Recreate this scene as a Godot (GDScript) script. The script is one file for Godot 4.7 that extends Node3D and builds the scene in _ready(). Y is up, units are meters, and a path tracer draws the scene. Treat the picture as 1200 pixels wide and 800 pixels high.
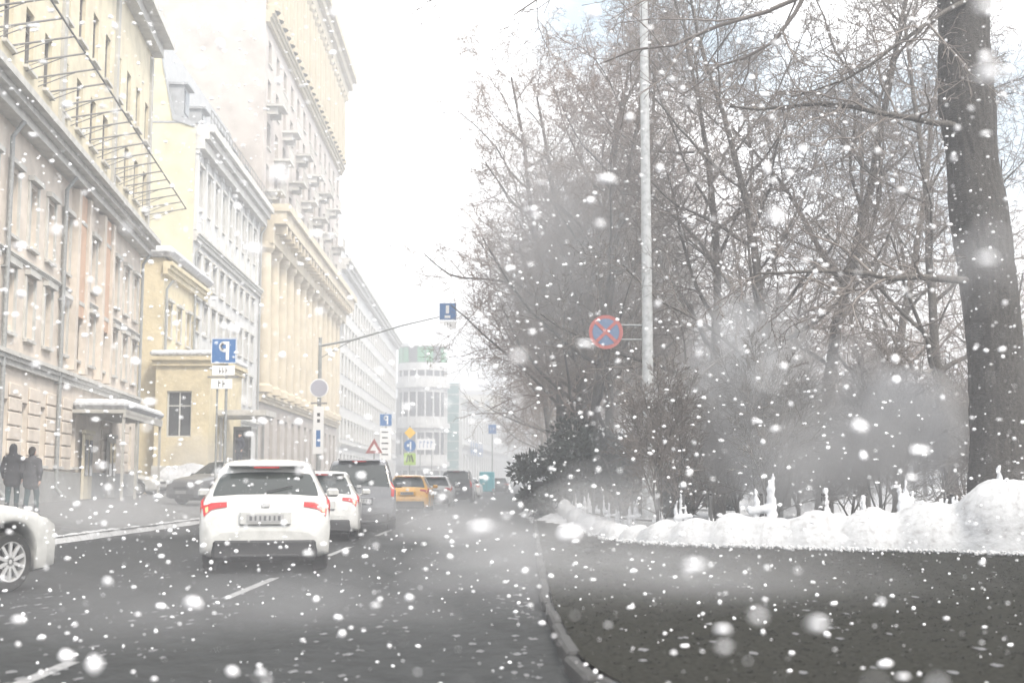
extends Node3D
# A snowy city street: old facades on the left, traffic in the middle, a park with bare trees on the right.

class MB:
	var v := PackedVector3Array()
	var n := PackedVector3Array()
	var ix := PackedInt32Array()
	# faces are given counter-clockwise as seen from outside
	func tri(a: Vector3, b: Vector3, c: Vector3) -> void:
		var q := (b - a).cross(c - a).normalized()
		var k := v.size()
		v.append(a); v.append(b); v.append(c)
		n.append(q); n.append(q); n.append(q)
		ix.append(k); ix.append(k + 2); ix.append(k + 1)
	func quad(a: Vector3, b: Vector3, c: Vector3, d: Vector3) -> void:
		var q := (c - a).cross(d - b).normalized()
		var k := v.size()
		v.append(a); v.append(b); v.append(c); v.append(d)
		n.append(q); n.append(q); n.append(q); n.append(q)
		for e in [0, 2, 1, 0, 3, 2]: ix.append(k + e)
	func box(c: Vector3, s: Vector3, t := Transform3D.IDENTITY) -> void:
		var h := s / 2.0
		var p := []
		for i in 8:
			p.append(t * (c + Vector3(h.x * (1 if i & 1 else -1), h.y * (1 if i & 2 else -1), h.z * (1 if i & 4 else -1))))
		quad(p[4], p[5], p[7], p[6]); quad(p[1], p[0], p[2], p[3])
		quad(p[5], p[1], p[3], p[7]); quad(p[0], p[4], p[6], p[2])
		quad(p[6], p[7], p[3], p[2]); quad(p[0], p[1], p[5], p[4])
	# box with chamfered edges
	func cbox(c: Vector3, s: Vector3, ch: float, t := Transform3D.IDENTITY) -> void:
		var h := s / 2.0
		var f := func(sx, sy, sz, ax) -> Vector3:
			var q := Vector3(sx * (h.x - (0.0 if ax == 0 else ch)), sy * (h.y - (0.0 if ax == 1 else ch)), sz * (h.z - (0.0 if ax == 2 else ch)))
			return t * (c + q)
		for g in [-1, 1]:
			_face([f.call(g, -1, -1, 0), f.call(g, 1, -1, 0), f.call(g, 1, 1, 0), f.call(g, -1, 1, 0)], t * c)
			_face([f.call(-1, g, -1, 1), f.call(1, g, -1, 1), f.call(1, g, 1, 1), f.call(-1, g, 1, 1)], t * c)
			_face([f.call(-1, -1, g, 2), f.call(1, -1, g, 2), f.call(1, 1, g, 2), f.call(-1, 1, g, 2)], t * c)
			for k in [-1, 1]:
				_face([f.call(g, k, -1, 0), f.call(g, k, 1, 0), f.call(g, k, 1, 1), f.call(g, k, -1, 1)], t * c)
				_face([f.call(g, -1, k, 0), f.call(g, 1, k, 0), f.call(g, 1, k, 2), f.call(g, -1, k, 2)], t * c)
				_face([f.call(-1, g, k, 1), f.call(1, g, k, 1), f.call(1, g, k, 2), f.call(-1, g, k, 2)], t * c)
				for m in [-1, 1]:
					_face([f.call(g, k, m, 0), f.call(g, k, m, 1), f.call(g, k, m, 2)], t * c)
	func _face(p: Array, c: Vector3) -> void:
		var q: Vector3 = (p[1] - p[0]).cross(p[2] - p[0])
		if q.dot(p[0] - c) < 0: p.reverse()
		if p.size() == 4: quad(p[0], p[1], p[2], p[3])
		else: tri(p[0], p[1], p[2])
	func tube(p: PackedVector3Array, r: PackedFloat32Array, sides: int, capped := true) -> void:
		var m := p.size()
		var d0 := (p[1] - p[0]).normalized()
		var side := d0.cross(Vector3.UP if absf(d0.y) < 0.9 else Vector3.RIGHT).normalized()
		var k := v.size()
		for i in m:
			var d := (p[mini(i + 1, m - 1)] - p[maxi(i - 1, 0)]).normalized()
			side = (side - d * side.dot(d)).normalized()
			var up := d.cross(side)
			for j in sides:
				var a := TAU * j / sides
				var q := side * cos(a) + up * sin(a)
				v.append(p[i] + q * r[i]); n.append(q)
		for i in m - 1:
			for j in sides:
				var a := k + i * sides + j
				var b := k + i * sides + (j + 1) % sides
				for e in [a, a + sides, b, b, a + sides, b + sides]: ix.append(e)
		if capped:
			for e in [0, m - 1]:
				var c := v.size()
				var q := (p[0] - p[1]).normalized() if e == 0 else (p[m - 1] - p[m - 2]).normalized()
				for j in sides:
					v.append(v[k + e * sides + j]); n.append(q)
				for j in range(1, sides - 1):
					if e == 0:
						ix.append(c); ix.append(c + j); ix.append(c + j + 1)
					else:
						ix.append(c); ix.append(c + j + 1); ix.append(c + j)
	func rod(a: Vector3, b: Vector3, r: float, sides := 8, r2 := -1.0) -> void:
		tube(PackedVector3Array([a, b]), PackedFloat32Array([r, r if r2 < 0 else r2]), sides)
	# profile of (radius, height) turned round the axis of t (its y)
	func lathe(prof: Array, sides: int, t := Transform3D.IDENTITY) -> void:
		for i in prof.size() - 1:
			var a: Vector2 = prof[i]
			var b: Vector2 = prof[i + 1]
			var sl := Vector2(b.y - a.y, a.x - b.x).normalized()
			for j in sides:
				var f := TAU * j / sides
				var g := TAU * (j + 1) / sides
				var k := v.size()
				for e in [[a, f], [a, g], [b, g], [b, f]]:
					v.append(t * Vector3(e[0].x * cos(e[1]), e[0].y, -e[0].x * sin(e[1])))
					n.append((t.basis * Vector3(sl.x * cos(e[1]), sl.y, -sl.x * sin(e[1]))).normalized())
				for e in [0, 2, 1, 0, 3, 2]: ix.append(k + e)
	# a smooth grid of points; wrap joins the last column to the first
	func grid(p: Array, wrap := false) -> void:
		var rows := p.size()
		var cols: int = p[0].size()
		var k := v.size()
		var cc := cols if wrap else cols - 1
		var nn := PackedVector3Array()
		nn.resize(rows * cols)
		for i in rows:
			for j in cols: v.append(p[i][j])
		for i in rows - 1:
			for j in cc:
				var j2 := (j + 1) % cols
				var a := i * cols + j
				var b := i * cols + j2
				var c := (i + 1) * cols + j2
				var d := (i + 1) * cols + j
				var q := (v[k + c] - v[k + a]).cross(v[k + d] - v[k + b])
				for e in [a, b, c, d]: nn[e] += q
				for e in [a, c, b, a, d, c]: ix.append(k + e)
		for q in nn: n.append(q.normalized())
	func mesh() -> ArrayMesh:
		var m := ArrayMesh.new()
		if v.is_empty(): return m
		var a := []
		a.resize(Mesh.ARRAY_MAX)
		a[Mesh.ARRAY_VERTEX] = v; a[Mesh.ARRAY_NORMAL] = n; a[Mesh.ARRAY_INDEX] = ix
		m.add_surface_from_arrays(Mesh.PRIMITIVE_TRIANGLES, a)
		return m

var M := {}
var used := {}
var rng := RandomNumberGenerator.new()

func numbered(s: String) -> String:
	if not used.has(s):
		used[s] = 0
		return s
	used[s] += 1
	return "%s_%03d" % [s, used[s]]

func tag(o: Node, label: String, category: String, group := "", kind := "") -> Node:
	if label: o.set_meta("label", label)
	if category: o.set_meta("category", category)
	if group: o.set_meta("group", group)
	if kind: o.set_meta("kind", kind)
	return o

func thing(called: String, at: Vector3, turn := 0.0) -> Node3D:
	var o := Node3D.new()
	o.name = numbered(called)
	add_child(o)
	o.position = at
	o.rotation.y = turn
	return o

func part(called: String, mesh: Variant, mat: Material, parent: Node, at := Vector3.ZERO, turn := 0.0) -> MeshInstance3D:
	var o := MeshInstance3D.new()
	o.mesh = mesh.mesh() if mesh is MB else mesh
	o.material_override = mat
	o.name = numbered(called) if parent == self else called
	parent.add_child(o, true)
	o.position = at
	if turn: o.rotation.y = turn
	return o

func structure(called: String, mesh: Variant, mat: Material, at := Vector3.ZERO) -> MeshInstance3D:
	var o := part(called, mesh, mat, self, at)
	o.set_meta("kind", "structure")
	return o

func noise_tex(freq: float, oct: int, stops: Array, seed_: int, normal := false, size := 512) -> NoiseTexture2D:
	var f := FastNoiseLite.new()
	f.noise_type = FastNoiseLite.TYPE_SIMPLEX_SMOOTH
	f.seed = seed_
	f.frequency = freq
	f.fractal_octaves = oct
	var t := NoiseTexture2D.new()
	t.width = size; t.height = size
	t.seamless = true
	t.noise = f
	if normal:
		t.as_normal_map = true
		t.bump_strength = 6.0
	else:
		var g := Gradient.new()
		g.offsets = PackedFloat32Array(stops.map(func(s): return s[0]))
		g.colors = PackedColorArray(stops.map(func(s): return s[1]))
		t.color_ramp = g
	return t

func grey(x: float) -> Color: return Color(x, x, x)

# colours given as linear reflectances
func mat(called: String, c: Color, rough := 0.8, tex: Texture2D = null, scale := 1.0, bump: Texture2D = null, bump_k := 0.6) -> StandardMaterial3D:
	var m := StandardMaterial3D.new()
	m.resource_name = called
	m.albedo_color = c.linear_to_srgb()
	m.roughness = rough
	if tex: m.albedo_texture = tex
	if bump:
		m.normal_enabled = true
		m.normal_texture = bump
		m.normal_scale = bump_k
	if tex or bump:
		m.uv1_triplanar = true
		m.uv1_world_triplanar = true
		m.uv1_scale = Vector3.ONE * scale
	M[called] = m
	return m

func paint(called: String, c: Color) -> StandardMaterial3D:
	var m := mat(called, c, 0.38, M_tex.mottle, 0.5)
	m.clearcoat_enabled = true
	m.clearcoat = 0.7
	m.clearcoat_roughness = 0.08
	return m

var M_tex := {}

func make_materials() -> void:
	M_tex.mottle = noise_tex(0.012, 5, [[0.0, grey(0.86)], [0.35, grey(0.94)], [0.65, grey(1.0)], [1.0, grey(0.92)]], 11)
	M_tex.asphalt = noise_tex(0.02, 6, [[0.0, grey(0.74)], [0.4, grey(0.88)], [0.6, grey(0.95)], [1.0, grey(1.0)]], 5)
	M_tex.dust = noise_tex(0.02, 6, [[0.0, grey(0.7)], [0.35, grey(0.9)], [0.6, grey(0.98)], [1.0, grey(1.0)]], 7)
	M_tex.bark = noise_tex(0.03, 5, [[0.0, grey(0.45)], [0.45, grey(0.75)], [1.0, grey(1.0)]], 3)
	M_tex.turf = noise_tex(0.05, 5, [[0.0, Color(0.55, 0.55, 0.5)], [0.4, Color(0.8, 0.81, 0.74)], [0.6, Color(0.92, 0.9, 0.85)], [1.0, Color(1, 1, 0.97)]], 9)
	M_tex.rough_n = noise_tex(0.06, 5, [], 21, true)
	M_tex.soft_n = noise_tex(0.02, 4, [], 22, true)
	mat("asphalt", Color(0.03, 0.0315, 0.032), 0.75, M_tex.asphalt, 0.31, M_tex.rough_n, 0.25)
	mat("paving", Color(0.13, 0.13, 0.13), 0.8, M_tex.asphalt, 0.17, M_tex.rough_n, 0.3)
	mat("path", Color(0.032, 0.032, 0.031), 0.8, M_tex.asphalt, 0.24, M_tex.rough_n, 0.4)
	mat("turf", Color(0.033, 0.033, 0.0325), 0.95, M_tex.turf, 0.6, M_tex.rough_n, 0.3)
	mat("blade", Color(0.03, 0.03, 0.028), 0.9)
	M.asphalt.metallic_specular = 0.25
	M.turf.metallic_specular = 0.1
	M.path.metallic_specular = 0.2
	M.blade.metallic_specular = 0.1
	mat("granite", Color(0.034, 0.033, 0.032), 0.75, M_tex.asphalt, 0.7, M_tex.rough_n, 0.4)
	mat("line_paint", Color(0.24, 0.24, 0.24), 0.7, M_tex.asphalt, 0.8)
	mat("snow", Color(0.6, 0.61, 0.63), 0.9, M_tex.dust, 0.35, M_tex.soft_n, 0.5)
	mat("bank_snow", Color(0.42, 0.424, 0.432), 0.95, noise_tex(0.03, 6, [[0.0, Color(0.7, 0.68, 0.66)], [0.32, grey(0.9)], [0.5, grey(0.96)], [1.0, grey(1.0)]], 33), 0.45, M_tex.rough_n, 0.3)
	mat("slush", Color(0.13, 0.13, 0.135), 0.6, M_tex.asphalt, 1.1, M_tex.rough_n, 0.5)
	mat("packed_snow", Color(0.62, 0.63, 0.65), 0.9, M_tex.mottle, 0.25, M_tex.rough_n, 0.5)
	mat("flake", Color(0.9, 0.9, 0.92), 0.9)
	mat("ground", Color(0.4, 0.4, 0.41), 0.9, M_tex.mottle, 0.05)
	mat("beige", Color(0.64, 0.57, 0.495), 0.85, M_tex.mottle, 0.11, M_tex.rough_n, 0.12)
	mat("cream", Color(0.61, 0.55, 0.41), 0.85, M_tex.mottle, 0.1, M_tex.rough_n, 0.12)
	mat("cream_pale", Color(0.53, 0.49, 0.35), 0.85, M_tex.mottle, 0.07)
	mat("grey_stucco", Color(0.42, 0.41, 0.38), 0.85, M_tex.mottle, 0.1)
	mat("salmon", Color(0.55, 0.37, 0.26), 0.85, M_tex.mottle, 0.13)
	mat("yellow_wall", Color(0.6, 0.52, 0.35), 0.85, M_tex.mottle, 0.12, M_tex.rough_n, 0.12)
	mat("white_wall", Color(0.56, 0.56, 0.55), 0.85, M_tex.mottle, 0.09)
	mat("pink_wall", Color(0.41, 0.37, 0.335), 0.85, M_tex.mottle, 0.06)
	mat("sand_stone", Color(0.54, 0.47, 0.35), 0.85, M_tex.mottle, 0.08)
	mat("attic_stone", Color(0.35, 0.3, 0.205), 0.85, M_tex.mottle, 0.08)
	mat("trim", Color(0.52, 0.51, 0.48), 0.8, M_tex.mottle, 0.2)
	mat("dark_trim", Color(0.22, 0.22, 0.22), 0.7, M_tex.mottle, 0.3)
	mat("plinth", Color(0.3, 0.3, 0.29), 0.85, M_tex.mottle, 0.2, M_tex.rough_n, 0.3)
	mat("roof_metal", Color(0.30, 0.31, 0.32), 0.5, M_tex.mottle, 0.2)
	mat("glass_dark", Color(0.05, 0.055, 0.06), 0.08)
	mat("glass_mid", Color(0.13, 0.13, 0.125), 0.1, M_tex.mottle, 0.6)
	mat("curtain", Color(0.3, 0.29, 0.27), 0.25, M_tex.mottle, 0.9)
	mat("frame_dark", Color(0.12, 0.115, 0.11), 0.6)
	mat("frame_white", Color(0.5, 0.5, 0.48), 0.6)
	mat("steel", Color(0.3, 0.31, 0.31), 0.5, M_tex.dust, 0.8)
	mat("pole_grey", Color(0.45, 0.46, 0.46), 0.5, M_tex.dust, 0.5)
	mat("iron", Color(0.05, 0.05, 0.05), 0.6)
	mat("sign_blue", Color(0.03, 0.13, 0.34), 0.4)
	mat("sign_hazed", Color(0.1, 0.15, 0.24), 0.5)  # blue of the round sign, dulled to put the haze into its colour
	mat("sign_white", Color(0.75, 0.75, 0.75), 0.4)
	mat("sign_red", Color(0.33, 0.09, 0.08), 0.4)  # red dulled as well, haze mixed into the colour
	mat("sign_yellow", Color(0.75, 0.45, 0.03), 0.4)
	mat("sign_green", Color(0.35, 0.5, 0.12), 0.4)
	mat("sign_grey", Color(0.36, 0.36, 0.42), 0.4)
	mat("ink", Color(0.03, 0.03, 0.03), 0.6)
	mat("green_glass", Color(0.05, 0.26, 0.11), 0.15)
	mat("teal_glass", Color(0.12, 0.24, 0.23), 0.12)
	mat("teal_paint", Color(0.02, 0.22, 0.26), 0.5)
	mat("bark", Color(0.145, 0.132, 0.12), 0.95, M_tex.bark, 0.9, M_tex.rough_n, 1.2)
	mat("bark_dark", Color(0.085, 0.078, 0.072), 0.95, M_tex.bark, 0.9, M_tex.rough_n, 1.2)
	mat("twig", Color(0.165, 0.145, 0.132), 0.95)
	mat("twig_brown", Color(0.22, 0.178, 0.155), 0.95)
	mat("needle", Color(0.022, 0.03, 0.024), 0.9)
	paint("car_white", Color(0.45, 0.45, 0.435))
	paint("car_dark", Color(0.06, 0.062, 0.065))
	paint("car_grey", Color(0.12, 0.122, 0.13))
	paint("car_black", Color(0.02, 0.02, 0.022))
	paint("car_yellow", Color(0.72, 0.38, 0.05))
	mat("tyre", Color(0.02, 0.02, 0.02), 0.85)
	mat("rim", Color(0.45, 0.45, 0.45), 0.4)
	M.rim.metallic = 0.3
	mat("plastic", Color(0.03, 0.03, 0.032), 0.7)
	mat("car_glass", Color(0.035, 0.04, 0.039), 0.1)
	mat("lamp_red", Color(0.3, 0.02, 0.022), 0.2)
	M.lamp_red.emission_enabled = true
	M.lamp_red.emission = Color(0.9, 0.03, 0.04)
	M.lamp_red.emission_energy_multiplier = 0.03
	mat("lamp_amber", Color(0.75, 0.45, 0.2), 0.2)
	mat("lamp_clear", Color(0.6, 0.62, 0.64), 0.1)
	mat("plate", Color(0.3, 0.3, 0.3), 0.5)
	mat("skin", Color(0.5, 0.32, 0.25), 0.7)
	mat("cloth_black", Color(0.02, 0.02, 0.024), 0.95)
	mat("cloth_grey", Color(0.055, 0.055, 0.06), 0.95)
	mat("cloth_teal", Color(0.015, 0.045, 0.05), 0.95)
	mat("cloth_navy", Color(0.02, 0.024, 0.04), 0.95)
	mat("hair", Color(0.025, 0.02, 0.018), 0.9)

# ---------- buildings ----------
# local frame of a facade: x runs along it, y up, z out into the street
var win_mesh := {}

func window_meshes(w: float, h: float, style: String, recess: float) -> Array:
	var key := "%s %.2f %.2f %.2f" % [style, w, h, recess]
	if win_mesh.has(key): return win_mesh[key]
	var f := MB.new()
	var t := 0.08
	var z := -recess + 0.02
	f.box(Vector3(t / 2, h / 2, z), Vector3(t, h, 0.09)); f.box(Vector3(w - t / 2, h / 2, z), Vector3(t, h, 0.09))
	f.box(Vector3(w / 2, t / 2, z), Vector3(w - 2 * t, t, 0.09)); f.box(Vector3(w / 2, h - t / 2, z), Vector3(w - 2 * t, t, 0.09))
	if style == "cross" or style == "hood":
		f.box(Vector3(w / 2, h / 2, z), Vector3(0.06, h - 2 * t, 0.07))
		f.box(Vector3(w / 2, h * 0.68, z), Vector3(w - 2 * t, 0.06, 0.06))
	elif style == "bars":
		for k in 3: f.box(Vector3(w * (k + 1) / 4.0, h / 2, z), Vector3(0.05, h - 2 * t, 0.06))
	var p := MB.new()
	p.box(Vector3(w / 2, h / 2, z - 0.05), Vector3(w - 0.02, h - 0.02, 0.02))
	var s := MB.new()
	s.box(Vector3(w / 2, -0.05, 0.06), Vector3(w + 0.24, 0.1, 0.16))
	if style == "hood":
		s.box(Vector3(w / 2, h + 0.24, 0.09), Vector3(w + 0.4, 0.16, 0.22))
		s.box(Vector3(-0.09, h / 2 + 0.06, 0.03), Vector3(0.14, h + 0.16, 0.08))
		s.box(Vector3(w + 0.09, h / 2 + 0.06, 0.03), Vector3(0.14, h + 0.16, 0.08))
	win_mesh[key] = [f.mesh(), p.mesh(), s.mesh()]
	return win_mesh[key]

# rows: [v0, v1, first, spacing, width, style]; returns the node
func building(called: String, label: String, p0: Vector2, p1: Vector2, s: Dictionary) -> Node3D:
	var dir := p1 - p0
	var L := dir.length()
	var base: float = s.get("base", 0.55)
	var o := thing(called, Vector3(p0.x, base, -p0.y), atan2(dir.y, dir.x))
	tag(o, label, "building")
	o.set_meta("length", L)
	var H: float = s.top - base
	var rec: float = s.get("recess", 0.22)
	var D: float = s.get("depth", 14.0)
	var rows: Array = s.rows
	var wall := MB.new()
	var at := -0.6
	for r in rows:
		var v0: float = r[0]
		var v1: float = r[1]
		wall.quad(Vector3(0, at, 0), Vector3(L, at, 0), Vector3(L, v0, 0), Vector3(0, v0, 0))
		var u := 0.0
		var c: float = r[2]
		var ms := window_meshes(r[4], v1 - v0, r[5], rec)
		var skip: Array = r[6] if r.size() > 6 else []
		var k := 0
		while c + r[4] < L - 0.3:
			if not k in skip:
				wall.quad(Vector3(u, v0, 0), Vector3(c, v0, 0), Vector3(c, v1, 0), Vector3(u, v1, 0))
				u = c + r[4]
				var b := -rec - 0.06
				wall.quad(Vector3(c, v0, 0), Vector3(c, v0, b), Vector3(c, v1, b), Vector3(c, v1, 0))
				wall.quad(Vector3(u, v0, b), Vector3(u, v0, 0), Vector3(u, v1, 0), Vector3(u, v1, b))
				wall.quad(Vector3(c, v0, 0), Vector3(u, v0, 0), Vector3(u, v0, b), Vector3(c, v0, b))
				wall.quad(Vector3(c, v1, b), Vector3(u, v1, b), Vector3(u, v1, 0), Vector3(c, v1, 0))
				var w := part("window", ms[0], s.get("frame", M.frame_dark), o, Vector3(c, v0, 0))
				part("pane", ms[1], [M.glass_dark, M.glass_mid, M.glass_dark, M.curtain, M.glass_mid, M.glass_dark, M.glass_dark][(k * 5 + int(v0 * 7.0)) % 7], w)
				if r[5] != "plain": part("sill", ms[2], s.get("trim", M.trim), w)
			c += r[3]
			k += 1
		wall.quad(Vector3(u, v0, 0), Vector3(L, v0, 0), Vector3(L, v1, 0), Vector3(u, v1, 0))
		at = v1
	wall.quad(Vector3(0, at, 0), Vector3(L, at, 0), Vector3(L, H, 0), Vector3(0, H, 0))
	wall.quad(Vector3(0, -0.6, -D), Vector3(0, -0.6, 0), Vector3(0, H, 0), Vector3(0, H, -D))
	wall.quad(Vector3(L, -0.6, 0), Vector3(L, -0.6, -D), Vector3(L, H, -D), Vector3(L, H, 0))
	wall.quad(Vector3(L, -0.6, -D), Vector3(0, -0.6, -D), Vector3(0, H, -D), Vector3(L, H, -D))
	part("wall", wall, s.wall, o)
	var roof := MB.new()
	roof.box(Vector3(L / 2, H + 0.06, -D / 2), Vector3(L + 0.3, 0.12, D + 0.3))
	part("roof", roof, M.roof_metal, o)
	for c in s.get("cornices", []):   # [height, thickness, projection, material, stepped]
		var e: float = s.get("end", 0.0)
		var g := MB.new()
		var T: float = c[1]
		g.box(Vector3(L / 2, c[0] + T * 0.2, c[2] * 0.25), Vector3(L + e, T * 0.4, c[2] * 0.5))
		g.box(Vector3(L / 2, c[0] + T * 0.55, c[2] * 0.375), Vector3(L + e, T * 0.3 - 0.004, c[2] * 0.75))
		g.box(Vector3(L / 2, c[0] + T * 0.85, c[2] * 0.5), Vector3(L + e, T * 0.3, c[2]))
		part("cornice", g, c[3], o)
	return o

func drainpipe(o: Node3D, u: float, top: float) -> void:
	var g := MB.new()
	g.tube(PackedVector3Array([Vector3(u, 0.25, 0.35), Vector3(u, 0.5, 0.16), Vector3(u, top - 0.5, 0.16), Vector3(u, top, 0.5)]), PackedFloat32Array([0.075, 0.075, 0.075, 0.075]), 8)
	for k in int(top / 3.0): g.box(Vector3(u, 1.2 + k * 3.0, 0.1), Vector3(0.22, 0.06, 0.2))
	part("drainpipe", g, M.steel, o)

func build_row() -> void:
	# 1 the long beige building at the left edge
	var a := Vector2(-14.24, 28)
	var b := Vector2(-18.22, 62)
	var o := building("apartment_house", "tall beige and cream house at the left edge with salmon strips and iron brackets", a, b, {
		"top": 23.1, "wall": M.beige, "rows": [
			[1.25, 3.25, 1.1, 2.4, 0.85, "cross", [9, 10, 12]],
			[5.3, 7.2, 1.1, 2.4, 1.0, "hood"], [8.3, 10.3, 1.1, 2.4, 1.0, "hood"]],
		"cornices": [[4.25, 0.45, 0.28, M.trim], [7.6, 0.18, 0.14, M.trim], [11.7, 0.75, 0.95, M.trim]], "frame": M.frame_white})
	var L: float = o.get_meta("length")
	# upper storeys, a cream skin in front of the shared wall
	var up := MB.new()
	var rows := [[13.6, 15.5], [17.0, 18.9]]
	var ms := window_meshes(1.0, 1.9, "cross", 0.2)
	var at := 12.5
	var zz := 0.3
	for r in rows:
		up.quad(Vector3(0, at, zz), Vector3(L, at, zz), Vector3(L, r[0], zz), Vector3(0, r[0], zz))
		var u := 0.0
		for k in 14:
			var c := 1.1 + k * 2.4
			up.quad(Vector3(u, r[0], zz), Vector3(c, r[0], zz), Vector3(c, r[1], zz), Vector3(u, r[1], zz))
			u = c + 1.0
			var q := zz - 0.26
			up.quad(Vector3(c, r[0], zz), Vector3(c, r[0], q), Vector3(c, r[1], q), Vector3(c, r[1], zz))
			up.quad(Vector3(u, r[0], q), Vector3(u, r[0], zz), Vector3(u, r[1], zz), Vector3(u, r[1], q))
			up.quad(Vector3(c, r[0], zz), Vector3(u, r[0], zz), Vector3(u, r[0], q), Vector3(c, r[0], q))
			up.quad(Vector3(c, r[1], q), Vector3(u, r[1], q), Vector3(u, r[1], zz), Vector3(c, r[1], zz))
			var w := part("window", ms[0], M.frame_dark, o, Vector3(c, r[0], zz))
			part("pane", ms[1], [M.glass_dark, M.curtain, M.glass_mid][(k * 2 + k / 3) % 3], w)
			part("sill", ms[2], M.trim, w)
		up.quad(Vector3(u, r[0], zz), Vector3(L, r[0], zz), Vector3(L, r[1], zz), Vector3(u, r[1], zz))
		at = r[1]
	up.quad(Vector3(0, at, zz), Vector3(L, at, zz), Vector3(L, 22.2, zz), Vector3(0, 22.2, zz))
	up.quad(Vector3(0, 12.5, 0), Vector3(0, 12.5, zz), Vector3(0, 22.2, zz), Vector3(0, 22.2, 0))
	up.quad(Vector3(L, 12.5, zz), Vector3(L, 12.5, 0), Vector3(L, 22.2, 0), Vector3(L, 22.2, zz))
	part("upper_wall", up, M.cream, o)
	var cor := MB.new()
	cor.box(Vector3(L / 2, 21.95, 0.55), Vector3(L, 0.5, 0.5)); cor.box(Vector3(L / 2, 22.38, 0.75), Vector3(L + 0.3, 0.36, 1.1))
	part("cornice", cor, M.trim, o)
	# shallow lesenes of the upper storeys
	var ls := MB.new()
	ls.box(Vector3(0, 4.4, 0.06), Vector3(0.5, 8.8, 0.12))
	var lm := ls.mesh()
	for u in [15.5, 24.9, 33.6]: part("pilaster", lm, M.grey_stucco, o, Vector3(u, 12.7, zz))
	# salmon strips below the cornice
	var sm := MB.new()
	sm.box(Vector3(0, 2.35, 0.09), Vector3(1.3, 4.7, 0.18))
	var smm := sm.mesh()
	for u in [20.35, 25.15]: part("salmon_strip", smm, M.salmon, o, Vector3(u, 6.9, 0))
	var pil := MB.new()
	pil.box(Vector3(0, 3.4, 0.14), Vector3(0.45, 6.8, 0.28))
	var pilm := pil.mesh()
	for u in [19.4, 21.3, 24.2, 26.1]: part("pilaster", pilm, M.beige, o, Vector3(u, 4.8, 0))
	# plinth and rustic blocks of the ground floor
	var pl := MB.new()
	pl.box(Vector3(L / 2, 0.3, 0.06), Vector3(L, 1.5, 0.12))
	part("plinth", pl, M.plinth, o)
	var blk := MB.new()
	blk.cbox(Vector3(0, 0, 0.03), Vector3(1.5, 0.4, 0.06), 0.02)
	var blkm := blk.mesh()
	for k in 14:
		if k in [9, 10, 12]: continue
		for j in 6: part("rustic_block", blkm, M.beige, o, Vector3(1.1 + k * 2.4 - 0.775, 1.32 + j * 0.45, 0))
	for u in [10.3, 17.6, 33.9]: drainpipe(o, u, 11.7)
	# iron outrigger frame above the main cornice
	var fr := MB.new()
	var n := 22
	var rail := PackedVector3Array()
	for k in n + 1: rail.append(Vector3(L * k / n, 14.1, 2.1))
	for k in n: fr.rod(rail[k], rail[k + 1], 0.035, 5)
	var frame := part("bracket_frame", fr, M.dark_trim, o)
	var br := MB.new()
	br.rod(Vector3(0, 13.75, 0.3), Vector3(0, 14.1, 2.1), 0.035, 5)
	br.rod(Vector3(0, 13.45, 0.3), Vector3(0, 13.98, 1.5), 0.02, 4)
	br.rod(Vector3(0, 13.6, 0.3), Vector3(0, 13.9, 1.0), 0.012, 4)
	var brm := br.mesh()
	for k in n + 1: part("bracket", brm, M.dark_trim, frame, Vector3(L * k / n, 0, 0))
	# entrance canopy with snow on it
	var can := MB.new()
	can.box(Vector3(24.9, 3.35, 1.0), Vector3(9.0, 0.14, 2.0))
	can.box(Vector3(24.9, 3.2, 1.94), Vector3(9.0, 0.16, 0.1))
	for u in [20.5, 23.4, 29.3]: can.box(Vector3(u, 1.6, 1.9), Vector3(0.1, 3.2, 0.1))
	var cn := part("entrance_canopy", can, M.grey_stucco, o)
	var cs := MB.new()
	cs.cbox(Vector3(24.9, 3.62, 1.02), Vector3(9.1, 0.4, 2.1), 0.16)
	part("snow", cs, M.snow, cn)
	for u in [22.1, 26.9]:
		var door := MB.new()
		door.box(Vector3(0, 1.25, 0.05), Vector3(0.75, 2.5, 0.1)); door.box(Vector3(0.8, 1.25, 0.05), Vector3(0.75, 2.5, 0.1))
		door.box(Vector3(0.4, 2.6, 0.08), Vector3(1.8, 0.15, 0.16))
		var dn := part("door", door, M.cream if u < 24 else M.grey_stucco, o, Vector3(u, 0.02, 0.14))
		var dg := MB.new()
		dg.box(Vector3(0, 1.6, 0.11), Vector3(0.5, 1.4, 0.03)); dg.box(Vector3(0.8, 1.6, 0.11), Vector3(0.5, 1.4, 0.03))
		part("pane", dg, M.glass_dark, dn)
	# 2 the ochre house with its low front wing
	o = building("ochre_house", "small ochre yellow house with a low front wing between the beige and the white house", Vector2(-19.0, 69), Vector2(-19.5, 80), {
		"top": 13.4, "wall": M.yellow_wall, "depth": 9.0, "end": 0.5, "rows": [[4.4, 6.2, 1.0, 2.5, 1.0, "hood"], [8.6, 10.4, 1.0, 2.5, 1.0, "hood"]],
		"cornices": [[11.9, 0.7, 0.5, M.yellow_wall]], "frame": M.frame_dark})
	var sn := MB.new()
	sn.cbox(Vector3(5.5, 13.15, -4.2), Vector3(11.9, 0.6, 9.6), 0.24)
	part("snow", sn, M.snow, o)
	drainpipe(o, 0.12, 11.6)
	var wing := MB.new()   # the wing in world axes: its front looks along the street to the viewer
	var wf := MB.new()
	var inv := o.global_transform.affine_inverse()
	var q := func(x, y, z) -> Vector3: return inv * Vector3(x, y, z)
	var x0 := -19.0
	var x1 := -16.1
	var z0 := -68.0
	var z1 := -76.0
	var wx := [x0, -18.38, -17.05, x1]
	var wy := [-0.1, 3.57, 6.02, 7.6]
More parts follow.
